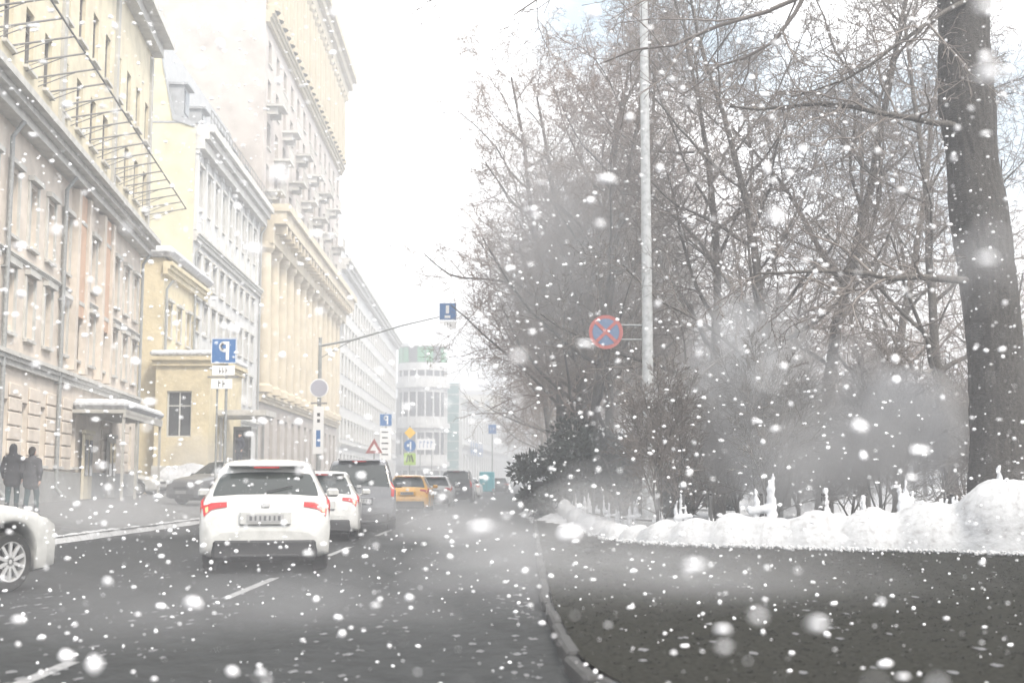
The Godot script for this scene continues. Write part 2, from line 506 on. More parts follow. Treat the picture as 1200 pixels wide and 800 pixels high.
	for i in 3:
		for j in 3:
			if i == 1 and j == 1: continue
			wing.quad(q.call(wx[i], wy[j], z0), q.call(wx[i + 1], wy[j], z0), q.call(wx[i + 1], wy[j + 1], z0), q.call(wx[i], wy[j + 1], z0))
	wing.quad(q.call(wx[1], wy[1], z0), q.call(wx[1], wy[1], z0 - 0.3), q.call(wx[1], wy[2], z0 - 0.3), q.call(wx[1], wy[2], z0))
	wing.quad(q.call(wx[2], wy[1], z0 - 0.3), q.call(wx[2], wy[1], z0), q.call(wx[2], wy[2], z0), q.call(wx[2], wy[2], z0 - 0.3))
	wing.quad(q.call(wx[1], wy[1], z0), q.call(wx[2], wy[1], z0), q.call(wx[2], wy[1], z0 - 0.3), q.call(wx[1], wy[1], z0 - 0.3))
	wing.quad(q.call(wx[1], wy[2], z0 - 0.3), q.call(wx[2], wy[2], z0 - 0.3), q.call(wx[2], wy[2], z0), q.call(wx[1], wy[2], z0))
	wing.quad(q.call(x1, -0.1, z0), q.call(x1, -0.1, z1), q.call(x1, 7.6, z1), q.call(x1, 7.6, z0))
	wing.quad(q.call(x1, -0.1, z1), q.call(x0, -0.1, z1), q.call(x0, 7.6, z1), q.call(x1, 7.6, z1))
	var wn := part("wing", wing, M.yellow_wall, o)
	var basis_w := Transform3D(inv.basis, Vector3.ZERO)
	wf.box(Vector3((x0 + x1) / 2, 7.5, (z0 + z1) / 2), Vector3(x1 - x0 + 0.3, 0.3, 8.3), inv)
	wf.box(Vector3((x0 + x1) / 2, 7.75, (z0 + z1) / 2), Vector3(x1 - x0 + 0.6, 0.2, 8.6), inv)
	part("cornice", wf, M.yellow_wall, wn)
	var ws := MB.new()
	ws.cbox(Vector3((x0 + x1) / 2, 8.02, (z0 + z1) / 2), Vector3(x1 - x0 + 0.6, 0.34, 8.6), 0.12, inv)
	part("snow", ws, M.snow, wn)
	var wp := MB.new()
	wp.box(Vector3((x0 + x1) / 2, 1.1, (z0 + z1) / 2), Vector3(x1 - x0 + 0.16, 1.9, 8.16), inv)
	part("plinth", wp, M.trim, wn)
	ms = window_meshes(1.33, 2.45, "cross", 0.22)
	var ww := part("window", ms[0], M.frame_white, o)
	ww.transform = inv * Transform3D(Basis(), Vector3(-18.38, 3.57, z0))
	part("pane", ms[1], M.glass_dark, ww)
	# canopied porch beside it
	var po := thing("entrance_porch", Vector3(-14.75, 0.5, -70))
	tag(po, "pale raised porch with a flat canopy beside the ochre house", "porch")
	var pb := MB.new()
	pb.cbox(Vector3(0, 0.75, -1.2), Vector3(2.5, 1.7, 2.6), 0.02)
	part("landing", pb, M.trim, po)
	for k in 6:
		var sb := MB.new()
		sb.box(Vector3(1.4 + k * 0.28, 0.66 - k * 0.13, -1.2), Vector3(0.28, 1.52 - k * 0.26, 2.4))
		part("step", sb, M.trim, po)
	pb = MB.new()
	pb.box(Vector3(0, 4.45, -1.1), Vector3(2.7, 0.3, 3.0)); pb.box(Vector3(0, 4.25, -1.1), Vector3(2.5, 0.1, 2.8))
	part("canopy", pb, M.trim, po)
	for x in [-1.15, 1.15]:
		var pc := MB.new()
		pc.cbox(Vector3(x, 2.9, 0.05), Vector3(0.14, 2.6, 0.14), 0.02)
		part("post", pc, M.dark_trim, po)
	var pd := MB.new()
	pd.box(Vector3(-0.5, 2.7, -2.45), Vector3(1.0, 2.2, 0.1))
	var pdn := part("door", pd, M.frame_dark, po)
	pd = MB.new()
	pd.box(Vector3(-0.5, 2.85, -2.39), Vector3(0.7, 1.5, 0.03))
	part("pane", pd, M.glass_dark, pdn)
	# 3 white house with blank side wall, mansard roof
	o = building("white_mansard_house", "white stuccoed house with a blank cream side wall and a mansard roof", Vector2(-19.35, 76.5), Vector2(-20.2, 101), {
		"top": 23.0, "wall": M.white_wall, "depth": 13.0, "rows": [
			[1.0, 3.6, 0.9, 2.5, 1.2, "cross"], [6.4, 8.4, 0.9, 2.5, 1.1, "hood"], [9.8, 11.6, 0.9, 2.5, 1.1, "hood"], [12.9, 14.5, 0.9, 2.5, 1.1, "hood"], [17.4, 19.9, 0.9, 2.5, 1.1, "hood"]],
		"cornices": [[4.7, 0.5, 0.35, M.trim], [15.2, 0.6, 0.4, M.trim], [20.9, 1.5, 1.1, M.trim]], "frame": M.frame_dark})
	L = o.get_meta("length")
	var fw := MB.new()
	var prof := [Vector2(0.0, -0.6), Vector2(0.0, 22.4), Vector2(-1.4, 22.9), Vector2(-2.5, 28.4), Vector2(-4.5, 29.0), Vector2(-13.0, 29.0), Vector2(-13.0, -0.6)]
	for k in range(1, 6): fw.tri(Vector3(-0.12, prof[0].y, prof[0].x), Vector3(-0.12, prof[k].y, prof[k].x), Vector3(-0.12, prof[k + 1].y, prof[k + 1].x))
	part("side_wall", fw, M.cream_pale, o)
	var mr := MB.new()
	for k in range(1, 5):
		mr.quad(Vector3(-0.2, prof[k].y + 0.1, prof[k].x), Vector3(L, prof[k].y + 0.1, prof[k].x), Vector3(L, prof[k + 1].y + 0.1, prof[k + 1].x), Vector3(-0.2, prof[k + 1].y + 0.1, prof[k + 1].x))
		mr.quad(Vector3(-0.2, prof[k + 1].y + 0.1, prof[k + 1].x), Vector3(-0.2, prof[k + 1].y - 0.25, prof[k + 1].x), Vector3(-0.2, prof[k].y - 0.25, prof[k].x), Vector3(-0.2, prof[k].y + 0.1, prof[k].x))
	var mrp := part("mansard_roof", mr, M.roof_metal, o)
	var dm := MB.new()
	dm.box(Vector3(0, 1.0, -0.9), Vector3(1.6, 2.0, 1.8)); dm.box(Vector3(0, 2.08, -0.8), Vector3(1.9, 0.16, 2.2))
	var dmm := dm.mesh()
	var dp := MB.new()
	dp.box(Vector3(0, 1.0, 0.02), Vector3(1.1, 1.4, 0.06))
	var dpm := dp.mesh()
	for k in 5:
		var dn := part("dormer", dmm, M.roof_metal, mrp, Vector3(1.2 + k * 5.2, 23.0, -0.9))
		part("dormer_pane", dpm, M.glass_dark, mrp, Vector3(1.2 + k * 5.2, 23.0, -0.9))
	var rl := MB.new()
	for k in 25: rl.rod(Vector3(L * k / 24.0, 22.4, 0.9), Vector3(L * k / 24.0, 23.3, 0.9), 0.025, 4)
	for h in [22.85, 23.3]: rl.rod(Vector3(0, h, 0.9), Vector3(L, h, 0.9), 0.03, 4)
	part("roof_railing", rl, M.dark_trim, o)
	var ps := MB.new()
	ps.box(Vector3(0, 2.6, 0.08), Vector3(0.5, 5.0, 0.16)); ps.box(Vector3(0, 5.0, 0.12), Vector3(0.7, 0.3, 0.24))
	var psm := ps.mesh()
	for k in 10: part("pilaster", psm, M.white_wall, o, Vector3(0.4 + k * 2.5, 15.8, 0))
	drainpipe(o, 0.25, 15.0)
	drainpipe(o, L - 0.3, 20.8)
	# 4 the great house with the colonnade on top
	o = building("colonnade_house", "very tall pale house with a yellowish colonnade on top and a wide dark cornice", Vector2(-20.3, 102), Vector2(-21.4, 156), {
		"top": 51.0, "wall": M.pink_wall, "depth": 26.0, "recess": 0.35, "rows": [
			[2.0, 6.0, 1.6, 4.1, 1.8, "cross"], [8.4, 11.4, 1.6, 4.1, 1.7, "hood"], [13.4, 16.6, 1.6, 4.1, 1.7, "hood"],
			[24.6, 26.8, 1.6, 4.1, 1.6, "cross"], [28.2, 30.4, 1.6, 4.1, 1.6, "cross"], [31.8, 34.0, 1.6, 4.1, 1.6, "cross"], [35.3, 37.3, 1.6, 4.1, 1.6, "cross"], [41.0, 45.0, 1.6, 4.1, 1.6, "cross"]],
		"cornices": [[7.0, 0.7, 0.5, M.sand_stone], [38.3, 1.0, 0.7, M.attic_stone], [47.8, 3.2, 2.0, M.attic_stone]], "frame": M.frame_dark})
	L = o.get_meta("length")
	var big := MB.new()
	big.box(Vector3(L / 2, 20.6, 0.5), Vector3(L, 1.6, 1.0)); big.box(Vector3(L / 2, 21.9, 1.0), Vector3(L, 1.0, 2.0)); big.box(Vector3(L / 2, 22.7, 1.15), Vector3(L + 0.3, 0.6, 2.3))
	part("great_cornice", big, M.sand_stone, o)
	var br2 := MB.new()
	br2.box(Vector3(0, 0, 0), Vector3(0.5, 0.7, 1.3))
	var br2m := br2.mesh()
	for k in 26: part("cornice_bracket", br2m, M.sand_stone, o, Vector3(1.0 + k * 2.05, 21.0, 1.3))
	var col := MB.new()
	col.lathe([Vector2(0.85, 0), Vector2(0.85, 0.5), Vector2(0.62, 0.7), Vector2(0.6, 5), Vector2(0.52, 11.3), Vector2(0.8, 11.7), Vector2(0.8, 12.2)], 14)
	var colm := col.mesh()
	for k in 13: part("half_column", colm, M.sand_stone, o, Vector3(0.7 + k * 4.1, 7.75, 0.2))
	var bay := MB.new()
	for i in 12:
		bay.box(Vector3(0.7 + i * 4.1 + 2.05, 18.9, 0.06), Vector3(4.05, 1.7, 0.12))
	part("frieze", bay, M.sand_stone, o)
	var tc := MB.new()
	tc.lathe([Vector2(0.75, 0), Vector2(0.75, 0.4), Vector2(0.58, 0.6), Vector2(0.5, 7.7), Vector2(0.72, 8.0), Vector2(0.72, 8.46)], 12)
	var tcm := tc.mesh()
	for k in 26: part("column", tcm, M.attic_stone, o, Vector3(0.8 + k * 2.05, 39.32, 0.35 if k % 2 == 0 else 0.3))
	var ap := MB.new()
	ap.box(Vector3(0, 4.24, 0.03), Vector3(2.3, 8.4, 0.06))
	var apm := ap.mesh()
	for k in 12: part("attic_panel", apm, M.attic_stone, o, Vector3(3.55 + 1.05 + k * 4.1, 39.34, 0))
	var bal := MB.new()
	bal.box(Vector3(0, 0.1, 0.7), Vector3(2.6, 0.2, 1.4)); bal.box(Vector3(0, 1.2, 1.36), Vector3(2.6, 0.08, 0.08))
	for k in 11: bal.box(Vector3(-1.25 + k * 0.25, 0.7, 1.36), Vector3(0.05, 1.0, 0.05))
	bal.box(Vector3(-0.9, -0.3, 0.45), Vector3(0.25, 0.6, 0.9)); bal.box(Vector3(0.9, -0.3, 0.45), Vector3(0.25, 0.6, 0.9))
	var balm := bal.mesh()
	for k in 6:
		for j in 3: part("balcony", balm, M.trim if (k + j) % 2 else M.grey_stucco, o, Vector3(2.4 + k * 8.2 + (4.1 if j == 1 else 0.0), 24.3 + j * 3.6, 0))
	# 5 long pale block beyond
	o = building("long_white_block", "long pale block stepping down the street beyond the colonnade house", Vector2(-21.2, 157), Vector2(-23.2, 256), {
		"top": 30.0, "wall": M.white_wall, "depth": 16.0, "rows": [
			[1.0, 4.0, 1.4, 4.0, 2.0, "cross"], [6.0, 8.2, 1.4, 4.0, 1.7, "hood"], [10.0, 12.2, 1.4, 4.0, 1.7, "hood"], [14.0, 16.2, 1.4, 4.0, 1.7, "hood"], [18.0, 20.2, 1.4, 4.0, 1.7, "hood"], [22.2, 24.4, 1.4, 4.0, 1.7, "hood"]],
		"cornices": [[4.8, 0.5, 0.4, M.trim], [26.8, 1.4, 1.2, M.trim]], "frame": M.frame_dark})
	# 6 round-cornered modern block with green panels
	o = thing("round_corner_block", Vector3(-18.9, 0, -270))
	tag(o, "white round-cornered block with green glass panels under its roof", "building")
	var R := 5.3
	var ring := func(mb: MB, r: float, y0: float, y1: float, cap: bool) -> void:
		var k := 28
		for i in k:
			var f := PI * 0.5 + TAU * i / k
			var g := PI * 0.5 + TAU * (i + 1) / k
			var p := Vector3(cos(f) * r, 0, sin(f) * r)
			var e := Vector3(cos(g) * r, 0, sin(g) * r)
			var u0 := Vector3.UP * y0
			var u1 := Vector3.UP * y1
			mb.quad(e + u0, p + u0, p + u1, e + u1)
			if cap:
				mb.tri(u1, e + u1, p + u1); mb.tri(u0, p + u0, e + u0)
	var core := MB.new()
	ring.call(core, R - 0.35, -0.3, 29.0, true)
	part("core", core, M.glass_dark, o)
	var slab := MB.new()
	ring.call(slab, R + 0.5, -0.5, 0.5, true)
	ring.call(slab, R - 0.05, 0.5, 1.9, true)
	ring.call(slab, R - 0.05, -1.4, -0.5, true)
	var slabm := slab.mesh()
	for h in [4.6, 12.5, 20.9]: part("floor_slab", slabm, M.white_wall, o, Vector3(0, h, 0))
	var top := MB.new()
	ring.call(top, R, 24.0, 25.6, true)
	ring.call(top, R + 0.3, 29.0, 29.7, true)
	part("parapet", top, M.white_wall, o)
	var mul := MB.new()
	mul.box(Vector3(0, 12.6, 0), Vector3(0.3, 25.0, 0.3))
	var mulm := mul.mesh()
	for k in 18:
		var f := TAU * k / 18.0
		part("mullion", mulm, M.white_wall, o, Vector3(cos(f) * (R - 0.2), 0, sin(f) * (R - 0.2)))
	var gp := MB.new()
	gp.box(Vector3(0, 27.3, 0), Vector3(1.5, 3.2, 0.1))
	var gpm := gp.mesh()
	for k in 18:
		if k % 3 == 2: continue
		var f := TAU * k / 18.0
		part("green_panel", gpm, M.green_glass, o, Vector3(sin(f) * (R - 0.2), 0, cos(f) * (R - 0.2)), f)
	# 7 glass stair tower
	o = thing("glass_tower", Vector3(-12.6, 0, -277))
	tag(o, "narrow teal glass tower between the round block and the low white block", "building")
	var gt := MB.new()
	gt.box(Vector3(0, 10.7, 0), Vector3(2.5, 22.4, 6))
	part("glazing", gt, M.teal_glass, o)
	var gm := MB.new()
	gm.box(Vector3(0, 0, 3.05), Vector3(2.55, 0.16, 0.14))
	var gmm := gm.mesh()
	for k in 11: part("transom", gmm, M.frame_white, o, Vector3(0, 1.5 + k * 2.0, 0))
	var gv := MB.new()
	gv.box(Vector3(0, 10.8, 3.06), Vector3(0.35, 22.6, 0.2))
	var gvm := gv.mesh()
	for x in [-1.4, 1.4]: part("mullion", gvm, M.white_wall, o, Vector3(x, 0, 0))
	# 8 low white blocks at the end of the street
	o = building("low_white_block", "low white block with tall windows at the far bend of the street", Vector2(-10.9, 280), Vector2(-1.6, 405), {
		"top": 19.0, "base": 0.0, "wall": M.white_wall, "depth": 30.0, "recess": 0.4, "rows": [
			[1.0, 7.0, 2.0, 6.0, 3.4, "bars"], [10.5, 16.2, 2.0, 6.0, 3.4, "bars"]], "cornices": [[8.2, 0.8, 0.6, M.trim], [17.8, 1.2, 1.0, M.trim]], "frame": M.frame_white})
	var let := MB.new()   # blue shop letters over the ground floor, illegible strokes
	rng.seed = 77
	for k in 6:
		let.box(Vector3(12 + k * 5.0, 8.4, 0.75), Vector3(0.9, 3.0, 0.1))
		let.box(Vector3(13.6 + k * 5.0, 8.4 + rng.randf_range(-1.2, 1.2), 0.75), Vector3(2.4, 0.8, 0.1))
	part("shop_lettering", let, M.sign_blue, o)
	o = building("end_block", "pale far block closing the street behind the low white block", Vector2(-1.2, 408), Vector2(9.0, 540), {
		"top": 17.5, "base": 0.0, "wall": M.white_wall, "depth": 26.0, "recess": 0.4, "rows": [
			[1.0, 6.0, 2.0, 6.0, 3.2, "bars"], [9.5, 14.2, 2.0, 6.0, 3.2, "bars"]], "cornices": [[7.4, 0.8, 0.6, M.trim], [16.2, 1.2, 1.0, M.trim]], "frame": M.frame_white})
	o = building("yellow_far_block", "faint pale yellow block rising behind the low white block", Vector2(-36.0, 470), Vector2(-4.0, 472), {
		"top": 34.0, "base": 0.0, "wall": M.cream, "depth": 20.0, "recess": 0.3, "rows": [[22.0, 24.5, 2.0, 4.0, 1.8, "cross"], [28.0, 30.5, 2.0, 4.0, 1.8, "cross"]], "cornices": [[32.6, 1.0, 0.8, M.trim]]})

# ---------- cars ----------
# stations: [distance from the rear end, top height, half width of the top, half width of the side, sill height]
const SHAPES := {
	"suv": {"L": 4.5, "belt": 1.02, "wheel": 0.36, "axles": [0.92, 3.62], "roof": [0.62, 2.3], "rear_glass": [0.16, 0.385], "front_glass": [2.42, 3.12], "st": [
		[0.0, 0.58, 0.66, 0.74, 0.36], [0.02, 0.72, 0.76, 0.84, 0.3], [0.06, 0.88, 0.8, 0.89, 0.26], [0.1, 0.98, 0.81, 0.91, 0.24], [0.15, 1.08, 0.79, 0.92, 0.23], [0.28, 1.27, 0.72, 0.925, 0.22], [0.44, 1.48, 0.64, 0.925, 0.21], [0.52, 1.55, 0.62, 0.925, 0.21], [0.62, 1.575, 0.62, 0.925, 0.21],
		[1.3, 1.61, 0.63, 0.925, 0.2], [2.2, 1.6, 0.63, 0.925, 0.2], [2.42, 1.57, 0.63, 0.925, 0.2], [2.75, 1.39, 0.67, 0.925, 0.2], [3.12, 1.13, 0.76, 0.925, 0.2], [3.3, 1.07, 0.8, 0.925, 0.2], [3.8, 1.01, 0.8, 0.92, 0.2], [4.2, 0.93, 0.77, 0.9, 0.22], [4.38, 0.84, 0.72, 0.86, 0.24], [4.46, 0.7, 0.66, 0.78, 0.28], [4.5, 0.56, 0.58, 0.68, 0.34]]},
	"hatch": {"L": 4.1, "belt": 0.95, "wheel": 0.32, "axles": [0.72, 3.28], "roof": [0.6, 2.0], "rear_glass": [0.16, 0.46], "front_glass": [2.0, 2.8], "st": [
		[0.0, 0.55, 0.62, 0.7, 0.34], [0.02, 0.68, 0.72, 0.79, 0.28], [0.06, 0.82, 0.76, 0.84, 0.24], [0.1, 0.92, 0.76, 0.86, 0.22], [0.15, 1.0, 0.74, 0.87, 0.21], [0.3, 1.19, 0.66, 0.875, 0.2], [0.46, 1.38, 0.59, 0.875, 0.19], [0.54, 1.43, 0.58, 0.875, 0.19], [0.65, 1.46, 0.58, 0.875, 0.18],
		[1.2, 1.5, 0.59, 0.875, 0.18], [1.8, 1.48, 0.59, 0.875, 0.18], [2.0, 1.45, 0.59, 0.875, 0.18], [2.4, 1.24, 0.64, 0.875, 0.18], [2.8, 1.02, 0.74, 0.875, 0.18], [3.0, 0.96, 0.76, 0.875, 0.18], [3.5, 0.89, 0.75, 0.87, 0.18], [3.85, 0.79, 0.72, 0.84, 0.2], [4.0, 0.7, 0.67, 0.79, 0.22], [4.07, 0.6, 0.6, 0.7, 0.26], [4.1, 0.5, 0.54, 0.62, 0.3]]},
	"sedan": {"L": 4.7, "belt": 0.93, "wheel": 0.34, "axles": [1.0, 3.75], "roof": [1.5, 2.6], "rear_glass": [0.85, 1.45], "front_glass": [2.65, 3.35], "st": [
		[0.0, 0.55, 0.62, 0.7, 0.34], [0.03, 0.72, 0.73, 0.8, 0.28], [0.08, 0.88, 0.76, 0.85, 0.24], [0.14, 0.98, 0.77, 0.88, 0.22], [0.4, 1.02, 0.76, 0.9, 0.2], [0.8, 1.04, 0.74, 0.905, 0.19], [1.1, 1.18, 0.67, 0.905, 0.19], [1.45, 1.37, 0.6, 0.905, 0.18],
		[1.7, 1.43, 0.59, 0.905, 0.18], [2.2, 1.45, 0.6, 0.905, 0.18], [2.6, 1.42, 0.6, 0.905, 0.18], [3.0, 1.22, 0.65, 0.905, 0.18], [3.35, 1.02, 0.74, 0.905, 0.18], [3.6, 0.96, 0.77, 0.905, 0.18], [4.1, 0.89, 0.76, 0.9, 0.18], [4.45, 0.79, 0.73, 0.86, 0.2], [4.6, 0.7, 0.68, 0.8, 0.22], [4.67, 0.6, 0.6, 0.72, 0.26], [4.7, 0.5, 0.54, 0.62, 0.3]]},
	"van": {"L": 4.9, "belt": 1.08, "wheel": 0.38, "axles": [1.0, 3.95], "roof": [0.5, 2.8], "rear_glass": [0.09, 0.3], "front_glass": [2.9, 3.5], "st": [
		[0.0, 0.6, 0.74, 0.84, 0.42], [0.02, 0.85, 0.84, 0.92, 0.36], [0.05, 1.02, 0.86, 0.95, 0.32], [0.09, 1.14, 0.85, 0.96, 0.3], [0.2, 1.45, 0.78, 0.965, 0.28], [0.3, 1.7, 0.73, 0.965, 0.27], [0.36, 1.78, 0.71, 0.965, 0.27], [0.5, 1.82, 0.71, 0.965, 0.26],
		[1.5, 1.86, 0.72, 0.965, 0.26], [2.5, 1.84, 0.72, 0.965, 0.26], [2.85, 1.8, 0.72, 0.965, 0.26], [3.2, 1.5, 0.76, 0.965, 0.26], [3.55, 1.2, 0.84, 0.965, 0.26], [3.8, 1.14, 0.86, 0.965, 0.26], [4.4, 1.07, 0.86, 0.955, 0.26], [4.75, 0.98, 0.82, 0.92, 0.28], [4.86, 0.8, 0.76, 0.86, 0.32], [4.9, 0.62, 0.7, 0.78, 0.38]]},
}

func station(sh: Dictionary, z: float) -> Array:
	var st: Array = sh.st
	for k in st.size() - 1:
		if z <= st[k + 1][0]:
			var f: float = clampf((z - st[k][0]) / (st[k + 1][0] - st[k][0]), 0, 1)
			var r := []
			for j in 5: r.append(lerpf(st[k][j], st[k + 1][j], f))
			return r
	return st[-1]

# a point of the body's right half: z from the rear, t from 0 (keel) to 8 (roof centre)
func skin(sh: Dictionary, z: float, t: float) -> Vector3:
	var s := station(sh, z)
	var top: float = s[1]
	var wt: float = s[2]
	var ws: float = s[3]
	var yb: float = s[4]
	var R: float = sh.wheel * 1.16
	for a in sh.axles:
		if absf(z - a) < R: yb = maxf(yb, sh.wheel + sqrt(R * R - (z - a) * (z - a)))
	var ys: float = minf(sh.belt, top - 0.07)
	ys = maxf(ys, yb + 0.05)
	var p := [Vector2(0, yb), Vector2(ws * 0.84, yb), Vector2(ws * 0.985, minf(yb + 0.05, ys - 0.04)), Vector2(ws, lerpf(yb, ys, 0.55)), Vector2(ws * 0.975, ys), Vector2(wt + 0.01, top - 0.05), Vector2(wt * 0.92, top - 0.008), Vector2(wt * 0.5, top + 0.016), Vector2(0, top + 0.022)]
	var i := clampi(int(t), 0, 7)
	var q: Vector2 = p[i].lerp(p[i + 1], t - i)
	return Vector3(q.x, q.y, -z)

func skin_n(sh: Dictionary, z: float, t: float) -> Vector3:
	var e := 0.012
	var a := skin(sh, minf(z + e, sh.L), t) - skin(sh, maxf(z - e, 0.0), t)
	var b := skin(sh, z, minf(t + 0.05, 7.98)) - skin(sh, z, maxf(t - 0.05, 0.02))
	return b.cross(a).normalized() * -1.0 if b.cross(a).dot(Vector3(skin(sh, z, t).x, 0.3, 0)) < 0 and z > 0.6 and z < sh.L - 0.6 else (b.cross(a).normalized())

# a patch of the skin lifted off by `off`; z range may differ at the two t ends
func patch(mb: MB, sh: Dictionary, za: Vector2, zb: Vector2, t0: float, t1: float, off: float, sides := [1, -1], nz := 8, nt := 6, rnd := 0.0) -> void:
	for sgn in sides:
		var g := []
		for i in nz + 1:
			var row := []
			for j in nt + 1:
				var f := float(j) / nt
				var z := lerpf(lerpf(za.x, zb.x, f), lerpf(za.y, zb.y, f), float(i) / nz)
				if rnd > 0.0 and f < 0.22:
					var e0 := (1.0 - sqrt(maxf(1.0 - pow((0.22 - f) / 0.22, 2), 0.0))) * rnd
					z = lerpf(lerpf(za.x, zb.x, f), lerpf(za.y, zb.y, f), lerpf(e0, 1.0 - e0, float(i) / nz))
				var t := lerpf(t0, t1, f)
				var p := skin(sh, z, t)
				var e := 0.012
				var dz := skin(sh, minf(z + e, sh.L), t) - skin(sh, maxf(z - e, 0.0), t)
				var dt := skin(sh, z, minf(t + 0.04, 8.0)) - skin(sh, z, maxf(t - 0.04, 0.0))
				var q := dt.cross(dz).normalized()
				if q.dot(Vector3(p.x * 0.6, p.y - 0.75, -(z - sh.L / 2) * 0.25)) < 0: q = -q
				p += q * off
				p.x *= sgn
				row.append(p)
			if sgn > 0: row.reverse()
			g.append(row)
		g.reverse()
		mb.grid(g)

var wheel_mesh := {}

func wheel_meshes(r: float) -> Array:
	if wheel_mesh.has(r): return wheel_mesh[r]
	var turn := Transform3D(Basis(Vector3.FORWARD, PI / 2), Vector3.ZERO)
	var ty := MB.new()
	var w := 0.11
	ty.lathe([Vector2(r * 0.66, w), Vector2(r * 0.9, w), Vector2(r * 0.97, w * 0.8), Vector2(r, w * 0.5), Vector2(r, -w * 0.5), Vector2(r * 0.97, -w * 0.8), Vector2(r * 0.9, -w), Vector2(r * 0.66, -w)].duplicate(), 28, turn)
	var rm := MB.new()
	rm.lathe([Vector2(r * 0.58, w * 0.2), Vector2(r * 0.62, w * 0.95), Vector2(r * 0.68, w * 0.98), Vector2(r * 0.68, w * 0.6)], 28, turn)
	for sgn in [1]:
		for k in 10:
			var b := Basis(Vector3.RIGHT, TAU * k / 10.0)
			rm.box(Vector3(sgn * w * 0.82, r * 0.36, 0), Vector3(0.025, r * 0.6, 0.042), Transform3D(b, Vector3.ZERO))
		rm.lathe([Vector2(0.0, sgn * w * 0.95), Vector2(r * 0.15, sgn * w * 0.92), Vector2(r * 0.17, sgn * w * 0.6)], 12, turn)
	var bk := MB.new()
	bk.lathe([Vector2(0, w * 0.3), Vector2(r * 0.64, w * 0.3), Vector2(r * 0.64, -w * 0.3), Vector2(0, -w * 0.3)], 20, turn)
	wheel_mesh[r] = [ty.mesh(), rm.mesh(), bk.mesh()]
	return wheel_mesh[r]

